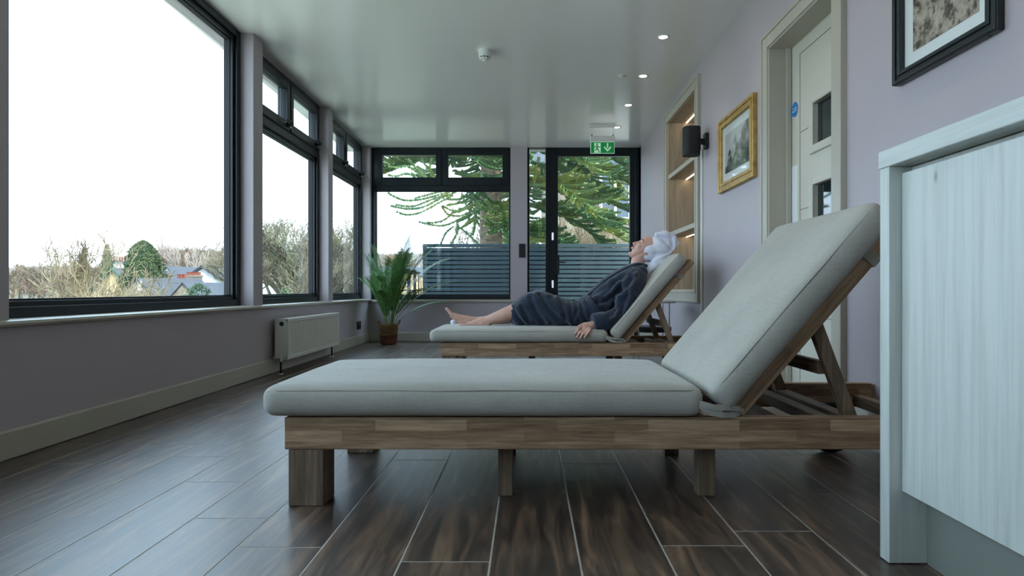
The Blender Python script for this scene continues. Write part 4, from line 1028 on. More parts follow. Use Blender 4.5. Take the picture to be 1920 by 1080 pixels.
def tf(p):
    q = p - P(1262, 474, Yc - .06); an_ = math.atan2(q.z, q.x); rr = q.length
    low = max(0, min(1, (P(0, 497, Yc).z - p.z) * 22 + .5))
    fan = math.sin(an_ * 13 + 1.6 * noise.noise(p * 7) + p.y * 7)
    strp = math.sin((p.x * .76 + p.z * .65) * 95 + 2.5 * noise.noise(p * 8))
    return .0048 * (fan * (1 - low) * min(1, rr * 16) + .6 * strp * low) + .003 * noise.noise(p * 28)
displace(tme, tf)
for v in tme.vertices:
    dd = (v.co - A2).dot(nn2)
    if dd > .002: v.co -= nn2 * (dd - .002)
rchild(tme, 'towel_turban', towel_m)

# rolled white towel at the foot of the occupied lounger
rt = MB(); rt.sweep([(P(851, 605.5, 4.95), .024, .025), (P(851, 605.0, 4.99), .027, .028), (P(851, 605.5, 5.04), .024, .025)], 20, 5, side=Vector((1, 0, 0)))
rtm = remeshed(rt, .005, 1); displace(rtm, lambda p: .002 * math.sin(math.atan2(p.z - .37, p.x + .57) * 6 + p.y * 8))
ro = as_obj(rtm, 'rolled_towel', towel_m); tag(ro, 'small rolled white towel lying behind the feet of the person', 'towel')

# ---------------------------------------------------------------- potted palm
rnd = random.Random(11)
pl = thing('potted_palm', 'feathery green palm in a basket pot in the far room corner', 'potted plant', (-1.58, 7.26, 0))
basket = textured('wicker', [(0.3, s2l((96, 70, 40))), (0.6, s2l((140, 106, 62)))], scale=(1, 1, 6), nscale=14, rough=.7, bump=.5, bdist=.004)
MB().lathe([(.075, 0), (.088, .01), (.098, .10), (.100, .105), (.094, .105), (.088, .09), (.002, .09)], n=32).build('pot', textured('terracotta', [(0.3, s2l((84, 44, 28))), (0.7, s2l((100, 54, 34)))], nscale=6, rough=.6), pl, smooth='auto')
bk = MB()
for kx in range(9):
    bk.lathe([(.100 + .0009*kx - .004, .105 + kx*.012), (.104 + .0009*kx, .111 + kx*.012), (.100 + .0009*kx - .004, .117 + kx*.012)], n=32, cap=False)
bk.lathe([(.096, .105), (.102, .215), (.112, .22), (.112, .228), (.100, .228), (.092, .12)], n=32, cap=False)
bk.build('basket', basket, pl, smooth='auto')
for sx in (-1, 1):
    MB().tube([(sx*.104, -.035, .222), (sx*.125, -.03, .262), (sx*.13, 0, .275), (sx*.125, .03, .262), (sx*.104, .035, .222)], .006, 8).build('basket_handle', basket, pl, smooth=True)
MB().lathe([(.002, .205), (.096, .208)], n=24, cap=False).build('soil', principled('soil', s2l((38, 28, 22)), .95), pl)
leafm_ = textured('palm_leaf', [(0.3, s2l((56, 100, 54))), (0.6, s2l((98, 142, 80))), (0.85, s2l((140, 170, 110)))], nscale=12, rough=.45, spec=.4)
leafm_.node_tree.nodes['Principled BSDF'].inputs['Transmission Weight'].default_value = 0.0
stem_m = principled('palm_stem', s2l((120, 140, 70)), .5)
def frond(az, lean, length, droop, base_h=.20):
    st = MB(); pts = []; n = 16
    dirh = Vector((math.cos(az), math.sin(az), 0))
    p = Vector((dirh.x*.03, dirh.y*.03, base_h)); ang = lean
    for i in range(n + 1):
        pts.append(p.copy()); p = p + (dirh * math.sin(ang) + Vector((0, 0, math.cos(ang)))) * (length / n); ang += droop / n * (0.4 + 1.3 * i / n)
    st.tube(pts, [.0045 - .0035 * i / n for i in range(n + 1)], 6)
    lf = MB(); side = dirh.cross(Vector((0, 0, 1)))
    for i in range(int(n * 4.5)):
        f = .22 + .78 * i / (n * 4.5); k = min(n - 1, int(f * n)); q = pts[k].lerp(pts[k+1], f * n - k); t = (pts[k+1] - pts[k]).normalized()
        ll = .26 * math.sin(math.pi * min(1, (f - .15) / .95)) ** .6 * (length / .9) * rnd.uniform(.85, 1.1)
        for sg_ in (-1, 1):
            d0 = (side * sg_ * .72 + t * .75 + Vector((0, 0, .12))).normalized(); nv = t.cross(d0).normalized(); wv = d0.cross(nv).normalized() * .0030 * 1.0
            m1 = q + d0 * ll * .5; e = q + d0 * ll + Vector((0, 0, -.16 * ll))
            lf.add([q - wv*.4, q + wv*.4, m1 + wv, e, m1 - wv], [(0, 1, 2, 4), (4, 2, 3)])
    fo = lf.build('frond', leafm_, pl); st.build('stem', stem_m, fo, smooth=True)
specs = [(-0.1, .20, 1.10, .9), (0.35, .34, 1.05, 1.0), (2.9, .10, .84, .5), (-.3, .12, 1.12, .45), (.15, .16, 1.16, .5), (1.2, .15, .92, .7), (-0.9, .30, .82, 1.0), (-1.7, .25, .70, 1.0), (3.6, .20, .62, .8), (0.05, .60, .86, .9),
         (0.0, .08, 1.0, .35), (-0.5, .50, .72, 1.1), (2.2, .18, .72, .8), (4.6, .30, .55, 1.1), (-2.6, .15, .60, .7), (0.2, .85, .66, .8), (-1.2, .12, .78, .5), (.6, .05, .74, .3), (.1, .10, .95, .35), (-.7, .10, .88, .5), (3.1, .05, .92, .3), (.3, .22, .98, .7)]
for (az, le, ln, dr) in specs: frond(az, le, ln, dr)
# ---------------------------------------------------------------- outside: terrace, screen, railing
GZ = -4.2
tag(MB().box(-0.4 - 4, 6.0, 7.93, 9.75, -0.25, -0.03).build('terrace_slab', textured('terrace_paving', [(0.3, s2l((120, 118, 112))), (0.7, s2l((138, 135, 128)))], nscale=5, rough=.8)),
    'grey paved terrace outside the exit door', 'terrace', kind='structure')
scr = thing('slatted_screen', 'blue-grey horizontal slat screen on the terrace behind the glass', 'fence', (-1.53, 9.3, 0))
fm = textured('screen_paint', [(0.3, s2l((40, 58, 63))), (0.7, s2l((47, 66, 72)))], nscale=4, rough=.5)
MB().box(0, 4.6, -.02, .02, 1.235, 1.283).build('top_board', fm, scr, bevel=.002)
me = MB().box(0.0, 4.6, -.011, .011, 0, .047).mesh('slat', bevel=.003); me.materials.append(fm)
for i in range(19):
    o = D.objects.new('slat', me); COL.objects.link(o); o.parent = scr; o.location = (0, 0, 1.178 - i * .0642)
MB().box(0.01, 4.6, .05, .055, 0.02, 1.23).build('gap_shade_sheet', principled('screen_shadow', s2l((30, 44, 52)), .8), scr)  # added dark sheet: the shade between the slats is put into its colour
for x in (0.0, 1.15, 2.3, 3.45, 4.53): MB().box(x, x + .06, .012, .05, -.03, 1.24).build('post', fm, scr)
rl = thing('iron_railing', 'dark scrolled iron railing left of the slat screen', 'railing', (-2.32, 9.3, 0))
irm = principled('wrought_iron', s2l((46, 42, 44)), .5, .3)
MB().box(0, .77, -.02, .02, .85, .875).build('top_rail', irm, rl); MB().box(0, .77, -.012, .012, .60, .615).build('mid_rail', irm, rl); MB().box(0, .77, -.012, .012, .06, .08).build('bottom_rail', irm, rl)
for i in range(6):
    MB().box(i * .145, i * .145 + .014, -.007, .007, -.03, .86).build('bar', irm, rl)
MB().box(.66, .69, -.03, .03, -.03, .90).build('post', irm, rl); MB().box(.57, .61, -.03, .03, -.03, .90).build('post', irm, rl)
for i in range(5):
    cx = .085 + i * .145; s_ = []
    for k in range(18):
        a = k * R(34); r_ = .052 * (1 - k / 22); s_.append((cx + r_ * math.cos(a), 0, .73 + r_ * math.sin(a)))
    MB().tube(s_, .005, 5).build('scroll', irm, rl)

# ---------------------------------------------------------------- ground and hills
pale_ground = textured('bounce_ground', [(0.3, s2l((160, 164, 132))), (0.5, s2l((190, 188, 166))), (0.7, s2l((206, 202, 188)))], nscale=.3, detail=8, rough=.95)  # mostly unseen ground, lightened so it bounces daylight up to the ceiling
hb = MB(); gx, gy = 60, 44
for j in range(gy + 1):
    for i in range(gx + 1):
        Y = 9.9 + (j / gy) ** 2.2 * 700; X = -520 * (j / gy) ** 1.0 - 30 + (i / gx) * (620 * (j / gy) + 60)
        h = GZ
        if Y > 150: h += (Y - 150) * .062 * (0.75 + .5 * noise.noise(Vector((X * .006, Y * .004, 3)))) * (0.55 + .45 * math.tanh((X + 340) / 90) if X < -100 else 1)
        hb.v.append((X, Y, min(h, 36)))
for j in range(gy):
    for i in range(gx):
        a = j * (gx + 1) + i; hb.f.append((a, a + 1, a + gx + 2, a + gx + 1))
hill_m = textured('hill_ground', [(0.35, s2l((72, 78, 58))), (0.5, s2l((98, 96, 76))), (0.65, s2l((92, 94, 84)))], nscale=.05, detail=8, rough=.95)
tag(hb.build('hills', hill_m, smooth=True), 'green and brown ground rising to the hills', 'ground', kind='structure')
tag(MB().box(-70, 30, -20, 9.9, GZ - .5, GZ).build('garden_ground', pale_ground), 'garden ground below the windows, paled to bounce daylight', 'ground', kind='structure')

# ---------------------------------------------------------------- bare trees
def twig(mb, p, q, r0, r1):
    d = (q - p)
    if d.length < 1e-6: return
    d.normalize(); a = d.orthogonal().normalized(); b = d.cross(a)
    v = []
    for (c, r) in ((p, r0), (q, r1)):
        for k in range(3): an = k * 2.0944; v.append(c + (a * math.cos(an) + b * math.sin(an)) * r)
    mb.add(v, [(0, 1, 4, 3), (1, 2, 5, 4), (2, 0, 3, 5)])
def bare_tree(height, spread, rnd, levels=5, trunk_r=.12, kids=(3, 4), segs=3, min_r=.008, up=.25, first=.25, wander=.25):
    wood, fine = MB(), MB()
    def grow(p, d, ln, r, lv):
        pts = [p]; q = p; dd = d
        for i in range(segs):
            dd = (dd + Vector((rnd.uniform(-1, 1), rnd.uniform(-1, 1), rnd.uniform(-1, 1) + up)) * wander).normalized()
            nq = q + dd * ln / segs; r2 = max(min_r, r * (1 - .5 * (i + 1) / segs))
            if r > .02 and lv < 3: wood.tube([q, nq], [max(min_r, r * (1 - .5 * i / segs)), r2], 6, cap=False)
            else: twig(fine, q, nq, max(min_r, r * (1 - .5 * i / segs)), r2)
            q = nq; pts.append(q)
        if lv < levels:
            for k in range(rnd.randint(*kids) + (2 if lv == 0 else 0)):
                f = rnd.uniform(first if lv == 0 else .25, 1.0); i = min(segs - 1, int(f * segs)); b = pts[i].lerp(pts[i+1], f * segs - i)
                out = Vector((rnd.uniform(-1, 1), rnd.uniform(-1, 1), rnd.uniform(-.15, .75))).normalized()
                nd = (dd * (.75 if lv else .35) + out * spread).normalized()
                grow(b, nd, ln * rnd.uniform(.55, .8) if lv else ln * rnd.uniform(.6, .95), max(min_r, r * .55), lv + 1)
    grow(Vector((0, 0, 0)), Vector((0, 0, 1)), height * .42, trunk_r, 0)
    return wood, fine
def put_tree(name, label, loc, wood, fine, bark, twigm, group=None, rz=0, target_h=None, wide=1.0):
    zz_ = sorted(v[2] for v in fine.v); zmax = zz_[int(len(zz_) * .97)]; s = (target_h / zmax) if target_h else 1
    t = thing(name, label, 'tree', loc, group); t.rotation_euler.z = rz; t.scale = (s * wide, s * wide, s)
    wood.build('trunk', bark, t, smooth=True); fine.build('twigs', twigm, t, kind='stuff'); return t
bark = textured('bark', [(0.3, s2l((96, 88, 76))), (0.7, s2l((132, 122, 106)))], nscale=6, rough=.9)
pale_twig = textured('pale_twigs', [(0.3, s2l((88, 76, 58))), (0.55, s2l((136, 122, 94))), (0.8, s2l((170, 156, 128)))], nscale=1.5, rough=.9)
grey_twig = textured('grey_twigs', [(0.3, s2l((96, 88, 72))), (0.55, s2l((130, 122, 100))), (0.8, s2l((158, 150, 122)))], nscale=1.2, rough=.9)
rnd = random.Random(21)
w_, f_ = bare_tree(4.4, 1.0, rnd, 6, .07, (3, 4), 3, .0065, .16, .25, .4)
for v_i in range(0): pass
put_tree('scrub_tree', 'pale tangled bare tree at the left edge of the tall window', (-8.3, 11.2, GZ), w_, f_, bark, pale_twig, target_h=5.5, wide=.62)
rnd = random.Random(5)
w_, f_ = bare_tree(4.4, 1.15, rnd, 6, .06, (3, 4), 3, .0065, .1, .2, .42)
put_tree('scrub_tree', 'lower pale bare bush-like tree in front of the cream gable', (-9.4, 13.8, GZ), w_, f_, bark, pale_twig, target_h=4.8, wide=.72)
rnd = random.Random(8)
w_, f_ = bare_tree(7, .9, rnd, 6, .26, (4, 4), 3, .011, .25, .30, .24)
put_tree('bare_tree', 'big spreading bare tree behind the middle side window', (-14.3, 38, GZ), w_, f_, bark, grey_twig, target_h=8.6, wide=.95)
rnd = random.Random(18)
w_, f_ = bare_tree(7, .9, rnd, 6, .24, (3, 4), 3, .012, .25, .30, .24)
put_tree('bare_tree', 'bare tree behind the side window next to the room corner', (-16.0, 52, GZ), w_, f_, bark, grey_twig, target_h=8.8, wide=.9)
rnd = random.Random(31)
w_, f_ = bare_tree(7, .5, rnd, 5, .2, (3, 3), 3, .03, .35, .3, .2)
birch = principled('birch_bark', s2l((164, 150, 138)), .8)
put_tree('birch_tree', 'slim pale birch standing before the wooded hillside', (-73.0, 140, GZ), w_, f_, birch, birch, target_h=14.5, wide=.7)
# woodland on the hillside and at the horizon: nobody could count it
rnd = random.Random(77); wd = MB()
for i in range(520):
    Y = rnd.uniform(150, 260); px = rnd.choice((rnd.uniform(282, 700), rnd.uniform(282, 470), rnd.uniform(690, 760), rnd.uniform(-40, 282)))
    top = 470 + rnd.gauss(0, 5) + (12 if px > 480 else 0) + (30 if px < 282 else 0); top = max(top, 458)
    b = P(px, 540, Y); b.z = GZ + max(0, (Y - 150) * .05); h = P(px, top, Y).z - b.z
    twig(wd, b, b + Vector((0, 0, h * .8)), .3, .1)
    for k in range(26):
        z = rnd.uniform(.2, .85) * h; a = rnd.uniform(0, 6.28); ln = h * rnd.uniform(.15, .34)
        s0 = b + Vector((0, 0, z)); d = Vector((math.cos(a), math.sin(a), rnd.uniform(.3, 1.3))).normalized()
        e = s0 + d * ln; e.z = min(e.z, b.z + h); twig(wd, s0, e, .13, .05)
        for _ in range(3):
            e2 = s0.lerp(e, rnd.random()) ; d2 = (d + Vector((rnd.uniform(-1, 1), rnd.uniform(-1, 1), rnd.uniform(-.3, 1)))).normalized()
            twig(wd, e2, e2 + d2 * ln * .5, .07, .03)
tag(wd.build('woodland', textured('brown_woodland', [(0.3, s2l((98, 80, 66))), (0.5, s2l((122, 104, 86))), (0.7, s2l((108, 104, 88)))], nscale=.08, rough=.95)), 'brown leafless woodland along the horizon', 'woodland', kind='stuff')
# far blue hills
fh = MB(); n_ = 80
for i in range(n_ + 1):
    px = -80 + i * 900 / n_; Y = 620
    top = 476 - 8 * math.exp(-((px - 360) / 60) ** 2) - 5 * math.exp(-((px - 560) / 80) ** 2) + (8 if px < 280 else 0) + 3 * noise.noise(Vector((px * .02, 0, 0))) + (16 if px < 250 else 0)
    for (y_, dY) in ((552, 0), ((552 + top) / 2, 60), (top, 160), (top + 4, 260)):
        q = P(px, y_, Y); q.y += dY; fh.v.append(tuple(q * (1) if dY == 0 else P(px, y_, Y + dY)))
for i in range(n_):
    for k in range(3):
        a = i * 4 + k; fh.f.append((a, a + 4, a + 5, a + 1))
tag(fh.build('far_hills', textured('far_hill', [(0.3, s2l((112, 104, 96))), (0.7, s2l((122, 114, 104)))], nscale=.03, rough=1), smooth=True), 'hazy blue-grey hill ridge at the horizon', 'hill', kind='structure')

# ---------------------------------------------------------------- conifers
ever = textured('evergreen', [(0.3, s2l((36, 50, 28))), (0.5, s2l((62, 78, 42))), (0.75, s2l((96, 106, 60)))], nscale=1.2, rough=.85)
def conifer(label, px, ytop, ybase, wpx, Y, seed, blunt=.5, n=8000):
    r_ = random.Random(seed); b = P(px, ybase, Y); top = P(px, ytop, Y).z; h = top - b.z; w = wpx * Y / FPX / 2
    t = thing('conifer', label, 'tree', b)
    MB().tube([(0, 0, 0), (0, 0, h * .9)], [w * .12, w * .03], 8).build('trunk', bark, t)
    lf = MB()
    for i in range(n):
        f = r_.random() ** 1.1; a = r_.uniform(0, 6.283)
        rr = w * (1 - f ** (1.0 / blunt if blunt < 1 else 1)) ** .55 * (.78 + .3 * r_.random()) * (1 + .16 * math.sin(a * 5 + f * 9) + .10 * math.sin(a * 11 - f * 17))
        c = Vector((rr * math.cos(a), rr * math.sin(a), h * f)); s = w * r_.uniform(.045, .085)
        u = Vector((r_.uniform(-1, 1), r_.uniform(-1, 1), r_.uniform(-.4, 1))).normalized() * s; v = u.orthogonal().normalized() * s * .7
        lf.add([c - u - v, c + u * .2 - v, c + u * 1.3, c - u * .2 + v], [(0, 1, 2, 3)])
    # dense core so that no sky shows through
    lf.lathe([(w * (1 - f ** (1.0 / blunt if blunt < 1 else 1)) ** .55 * .82 + .01, h * f) for f in (0, .1, .25, .4, .55, .7, .82, .92, .985)], n=18)
    lf.build('foliage', ever, t, kind='stuff'); return t
conifer('big rounded green conifer rising over the slate roofs', 269, 452, 562, 66, 70, 1, .42)
conifer('pointed conifer just left of the white chimney house', 201, 458, 520, 26, 90, 2, .95, 2500)
conifer('small pointed conifer standing behind the tangled bare tree', 157, 464, 520, 20, 92, 3, .95, 2000)

# ---------------------------------------------------------------- houses
slate = textured('slate', [(0.3, s2l((62, 66, 74))), (0.7, s2l((78, 82, 88)))], scale=(1, 1, 3), nscale=3, rough=.7, random_tone=.06)
wallm = {'cream': textured('cream_render', [(0.3, s2l((172, 150, 112))), (0.7, s2l((182, 160, 124)))], nscale=1, rough=.9),
         'white': textured('white_render', [(0.3, s2l((182, 182, 180))), (0.7, s2l((192, 192, 188)))], nscale=1, rough=.9),
         'stone': textured('stone_wall', [(0.35, s2l((96, 88, 76))), (0.5, s2l((126, 116, 100))), (0.7, s2l((150, 140, 122)))], nscale=2.2, detail=8, rough=.95, bump=.4, bdist=.05),
         'pink': textured('pinkish_render', [(0.3, s2l((156, 128, 114))), (0.7, s2l((166, 138, 124)))], nscale=1, rough=.9)}
pots_m = principled('chimney_pot_clay', s2l((128, 66, 50)), .8); barge = principled('barge_dark', s2l((34, 38, 44)), .6)
winw = principled('window_white', s2l((236, 240, 242)), .5); wing = principled('far_window_glass', s2l((70, 84, 96)), .1)
def house(label, pxl, pxr, yapex, yeave, Y, ridge_px, wall, windows=(), verge=None, depth=None, roof=None):
    """gable end facing the viewer from pxl to pxr; the ridge runs to the right as far as ridge_px (same height, a little deeper)"""
    xl, xr = P(pxl, 0, Y).x, P(pxr, 0, Y).x; za, ze = P(0, yapex, Y).z, P(0, yeave, Y).z; xm = (xl + xr) / 2
    t = thing('house', label, 'house', (xm, Y, GZ)); dv = Vector((P(ridge_px, 0, Y).x - xm, 3.0 * (1 if ridge_px >= pxl else 1), 0))
    if depth: dv = Vector((dv.x, depth, 0))
    hw = (xr - xl) / 2; g = [Vector((-hw, 0, -3)), Vector((hw, 0, -3)), Vector((hw, 0, ze - GZ)), Vector((0, 0, za - GZ)), Vector((-hw, 0, ze - GZ))]
    mb = MB(); mb.add(g + [p + dv for p in g], [(0, 1, 2, 3, 4), (9, 8, 7, 6, 5), (0, 5, 6, 1), (1, 6, 7, 2), (0, 4, 9, 5), (2, 7, 8, 3), (3, 8, 9, 4)])
    mb.build('wall', wallm[wall], t)
    rf = MB(); o = .12 * hw
    sl_ = (za - ze) / hw; th = .10 * hw * .8
    f0 = -dv.normalized() * o * .8
    for sx in (-1, 1):
        e = Vector((sx * (hw + o), 0, ze - GZ - sl_ * o)); a = Vector((0, 0, za - GZ)); up = Vector((0, 0, th))
        rf.add([e + f0, a + f0, a + dv, e + dv, e + f0 + up, a + f0 + up, a + dv + up, e + dv + up], [(0,1,2,3), (7,6,5,4), (0,4,5,1), (1,5,6,2), (2,6,7,3), (3,7,4,0)])
    rf.build('roof', roof or slate, t)
    bg_ = MB()
    for sx in (-1, 1):
        e = Vector((sx * (hw + o), 0, ze - GZ - sl_ * o)); a = Vector((0, 0, za - GZ)); up = Vector((0, 0, th * 1.05)); k_ = Vector((0, -.06 * hw, 0))
        bg_.add([e + f0 + k_, a + f0 + k_, a + f0, e + f0, e + f0 + up + k_, a + f0 + up + k_, a + f0 + up, e + f0 + up], [(0,1,2,3), (7,6,5,4), (0,4,5,1), (1,5,6,2), (2,6,7,3), (3,7,4,0)])
    bg_.build('barge_board', verge or barge, t)
    for (wx, wy, ww, wh) in windows:
        c = P(wx, wy, Y); w, h = ww * Y / FPX / 2, wh * Y / FPX / 2; x0 = c.x - xm; z0 = c.z - GZ
        wf = fb(MB(), 'y', x0 - w, x0 + w, z0 - h, z0 + h, w * .32, -.12, .05)
        wf.box(x0 - w * .1, x0 + w * .1, -.10, .02, z0 - h, z0 + h).box(x0 - w, x0 + w, -.10, .02, z0 - h * .08, z0 + h * .08)
        wo_ = wf.build('window', winw, t); MB().box(x0 - w * .9, x0 + w * .9, -.04, .0, z0 - h * .9, z0 + h * .9).build('pane', wing, wo_)
    return t
def chimney(label, pxl, pxr, ytop, ybase, Y, npots, wall='stone', poty=8):
    xl, xr = P(pxl, 0, Y).x, P(pxr, 0, Y).x; zt, zb_ = P(0, ytop, Y).z, P(0, ybase, Y).z
    t = thing('chimney_stack', label, 'chimney', ((xl+xr)/2, Y, zb_)); w = (xr - xl) / 2; h = zt - zb_
    MB().box(-w, w, 0, 1.0, 0, h).build('stack', wallm[wall], t); MB().box(-w - .08, w + .08, -.08, 1.08, h - .2, h).build('cap', wallm['stone'], t)
    ph = poty * Y / FPX
    for i in range(npots):
        x = -w + (i + .5) * 2 * w / npots
        MB().lathe([(.20, h - .02), (.16, h + ph * .8), (.2, h + ph * .85), (.19, h + ph)], (x, .5, 0), 10).build('chimney_pot', pots_m, t)
    return t
house('long white house with a flat-looking top behind the cream gable', 196, 246, 491, 493, 118, 246, 'white', depth=6)
chimney('row of red chimney pots on the long white house', 203, 239, 489, 497, 119, 7, 'white', 8)
gv = principled('barge_green', s2l((34, 84, 62)), .6)
house('cream gable house with green verge left of the big conifer', 168, 262, 506, 553, 84, 262, 'cream', [], gv, depth=5)
house('stone house with dormer gable and one white sash window', 226, 292, 524, 556, 66, 352, 'stone', [(263, 536, 7, 18)], depth=2.5)
house('white gabled house with long slate roof beside the big conifer', 240, 284, 508, 530, 92, 340, 'white', depth=10)
house('tall white-gabled house with steep slate roof in the middle of the roofs', 292, 336, 501, 528, 104, 372, 'white', depth=10)
house('right-hand slate-roofed house cut off by the window frame', 338, 428, 501, 533, 88, 470, 'white', [(395, 541, 12, 6)], depth=9)
house('low stone porch house behind the bushes', 322, 366, 531, 556, 60, 380, 'stone', depth=5)
chimney('pale chimney stack with orange pots beside the tall white gable', 328, 345, 522, 552, 76, 3, 'stone', 8)
chimney('broad stone chimney stack with a row of red pots', 346, 372, 516, 552, 80, 6, 'stone', 6)
chimney('plain cream chimney stack on the dormer house', 307, 315, 514, 552, 73, 1, 'stone', 0.5)
house('far white gable house seen past the corner bare tree', 645, 672, 500, 520, 90, 700, 'white', depth=8)
house('pinkish house far behind the palm and iron railing', 700, 742, 500, 514, 110, 800, 'pink', [(712, 520, 6, 9), (728, 520, 6, 9)], depth=10)
house('pale house behind the railing next to the slat screen', 745, 790, 505, 518, 70, 860, 'cream', [(760, 530, 7, 10)], depth=10)
tag(MB().box(P(478,0,70).x, P(556,0,70).x, 70, 70.4, GZ - 2, P(0, 522, 70).z).build('garden_wall', wallm['white']), 'long white garden wall behind the big bare tree', 'wall')
# the stone house behind the monkey puzzle tree
sh_ = thing('stone_house', 'pale rubble stone house close behind the monkey puzzle tree', 'house', (5.2, 22, GZ))
MB().box(-4.6, 9, 0, 7, -1, 9.2).build('wall', wallm['stone'], sh_)
MB().prism([(-.5, 9.1), (3.6, 12.2), (7.6, 9.1), (7.6, 8.95), (-.5, 8.95)], 'x', -5, 9.4).build('roof', slate, sh_)
for (x, z) in ((-2.2, 5.4), (-2.2, 8.0), (.6, 5.4), (.6, 8.0)):
    wq = fb(MB(), 'y', x - .55, x + .55, z - .8, z + .8, .1, -.06, .05).box(x - .04, x + .04, -.05, .02, z - .8, z + .8).build('window', winw, sh_)
    MB().box(x - .5, x + .5, -.02, .01, z - .75, z + .75).build('pane', wing, wq)
lw = MB().box(-3.6, -.8, -3.4, -.1, 0, 4.7).build('porch', wallm['white'], sh_)
MB().hexa([(-3.9, -3.7, 4.7), (-.5, -3.7, 4.7), (-.5, 0, 4.7), (-3.9, 0, 4.7), (-3.9, -3.7, 4.8), (-.5, -3.7, 4.8), (-.5, 0, 5.7), (-3.9, 0, 5.7)]).build('porch_roof', slate, sh_)

# ---------------------------------------------------------------- shrubs
def shrub(name, label, px, ytop, wpx, Y, seed, mat, n=900, zbase=None):
    r_ = random.Random(seed); t = thing(name, label, 'shrub', (P(px, 0, Y).x, Y, GZ)); w = wpx * Y / FPX / 2; zt = P(0, ytop, Y).z - GZ; h = zt
    lf = MB()
    for i in range(n):
        a, f = r_.uniform(0, 6.283), r_.random(); rr = w * math.sqrt(max(.02, 1 - (f * 1.0) ** 2)) * r_.uniform(.5, 1.05)
        c = Vector((rr * math.cos(a), rr * math.sin(a) * .7, h * (.35 + .65 * f) + r_.uniform(-.1, .1))); s = w * r_.uniform(.03, .06)
        u = Vector((r_.uniform(-1, 1), r_.uniform(-1, 1), r_.uniform(-1, 1))).normalized() * s; v = u.orthogonal().normalized() * s * .6
        lf.add([c - u - v, c + u * .4 - v, c + u * 1.2, c - u * .2 + v], [(0, 1, 2, 3)])
    lf.build('foliage', mat, t, kind='stuff')
    st = MB()
    for i in range(5): twig(st, Vector((0, 0, 0)), Vector((r_.uniform(-.6, .6) * w, r_.uniform(-.4, .4) * w, h * .8)), .05, .02)
    st.build('stems', bark, t); return t
shrub_g = textured('shrub_green', [(0.3, s2l((42, 70, 38))), (0.5, s2l((70, 98, 62))), (0.70, s2l((150, 160, 140)))], nscale=2, rough=.8)
shrub_y = textured('shrub_yellow', [(0.3, s2l((84, 84, 38))), (0.7, s2l((120, 112, 58)))], nscale=2, rough=.8)
shrub('shrub', 'bushy green and white shrub at the right foot of the tall window', 372, 533, 86, 38, 3, shrub_g, 1600)
shrub('shrub', 'small yellowish shrub in front of the slate roofs', 300, 538, 22, 40, 4, shrub_y, 500)
shrub('shrub', 'yellow-green shrub at the foot of the cream gable', 226, 545, 36, 36, 6, shrub_y, 700)
shrub('shrub', 'low green shrub below the big bare tree', 535, 540, 60, 30, 7, shrub_g, 900)
shrub('shrub', 'dark green shrub top looking over the slat screen', 800, 449, 50, 24, 9, ever, 1000)
tg = textured('hedge_twigs', [(0.3, s2l((84, 70, 50))), (0.5, s2l((126, 110, 80))), (0.8, s2l((166, 150, 116)))], nscale=1.6, rough=.9)
for (px, yt, Y, seed, lab) in ((905, 330, 17.5, 3, 'bare straw-coloured thicket behind the monkey puzzle trunk'), (1010, 290, 18.2, 4, 'bare straw-coloured thicket behind the narrow sidelight'), (1085, 325, 17.0, 5, 'bare straw-coloured thicket behind the glass of the exit door')):
    rnd = random.Random(seed); w_, f_ = bare_tree(6, 1.0, rnd, 6, .06, (3, 4), 3, .007, .15, .15, .38)
    put_tree('thicket', lab, (P(px, 0, Y).x, Y, GZ), w_, f_, bark, tg, target_h=(P(0, yt, Y).z - GZ) * .86, wide=.52)

# power lines
wm = principled('cable_grey', s2l((150, 160, 168)), .7)
for (ya, yb, Y, lab) in ((424, 428, 48, 'upper faint overhead cable crossing the sky'), (431, 434, 46, 'lower faint overhead cable crossing the sky')):
    a, b = P(60, ya, Y), P(470, yb - 6, Y + 4); pts = [a.lerp(b, k / 24) - Vector((0, 0, .5 * math.sin(math.pi * k / 24))) for k in range(25)]
    tag(MB().tube(pts, .010, 5).build('overhead_cable', wm), lab, 'cable')

# ---------------------------------------------------------------- monkey puzzle tree
mpz = thing('monkey_puzzle_tree', 'large monkey puzzle tree with ropy green branches outside the end window', 'tree', (-.75, 13.0, GZ))
mbark = textured('monkey_puzzle_bark', [(0.3, s2l((58, 50, 40))), (0.5, s2l((94, 82, 66))), (0.75, s2l((124, 112, 92)))], scale=(1, 1, 3), nscale=7, detail=8, rough=.95, bump=.8, bdist=.03)
mleaf = textured('monkey_puzzle_leaf', [(0.30, s2l((54, 86, 60))), (0.5, s2l((88, 118, 72))), (0.66, s2l((156, 160, 84)))], nscale=.8, detail=4, rough=.55, spec=.4)
rnd = random.Random(2)
tk = MB(); pr = []
for i in range(60):
    z = i * .26; pr.append((.30 - .0125 * z + (.012 if i % 3 == 0 else 0) + rnd.uniform(-.005, .005), z))
tk.lathe(pr, n=20); tk.build('trunk', mbark, mpz, smooth=True)
def rope(mb, pts, rad, leaves=True, dens=.019):
    """a branchlet: thin stem wrapped in stiff overlapping triangular leaves"""
    for i in range(len(pts) - 1):
        a, b = pts[i], pts[i+1]; d = b - a; L_ = d.length
        if L_ < 1e-5: continue
        d.normalize(); u = d.orthogonal().normalized(); v = d.cross(u); twig(mb, a, b, rad * .42, rad * .42)
        n = max(1, int(L_ / dens))
        for k in range(n):
            f = (k + rnd.random()) / n; c = a.lerp(b, f)
            for q in range(4):
                an = q * 1.5708 + rnd.uniform(-.5, .5); o = u * math.cos(an) + v * math.sin(an); w = d.cross(o) * rad * .42
                mb.add([c + o * rad * .30 - w, c + o * rad * .30 + w, c + o * rad * 1.05 + d * rad * .95], [(0, 1, 2)])
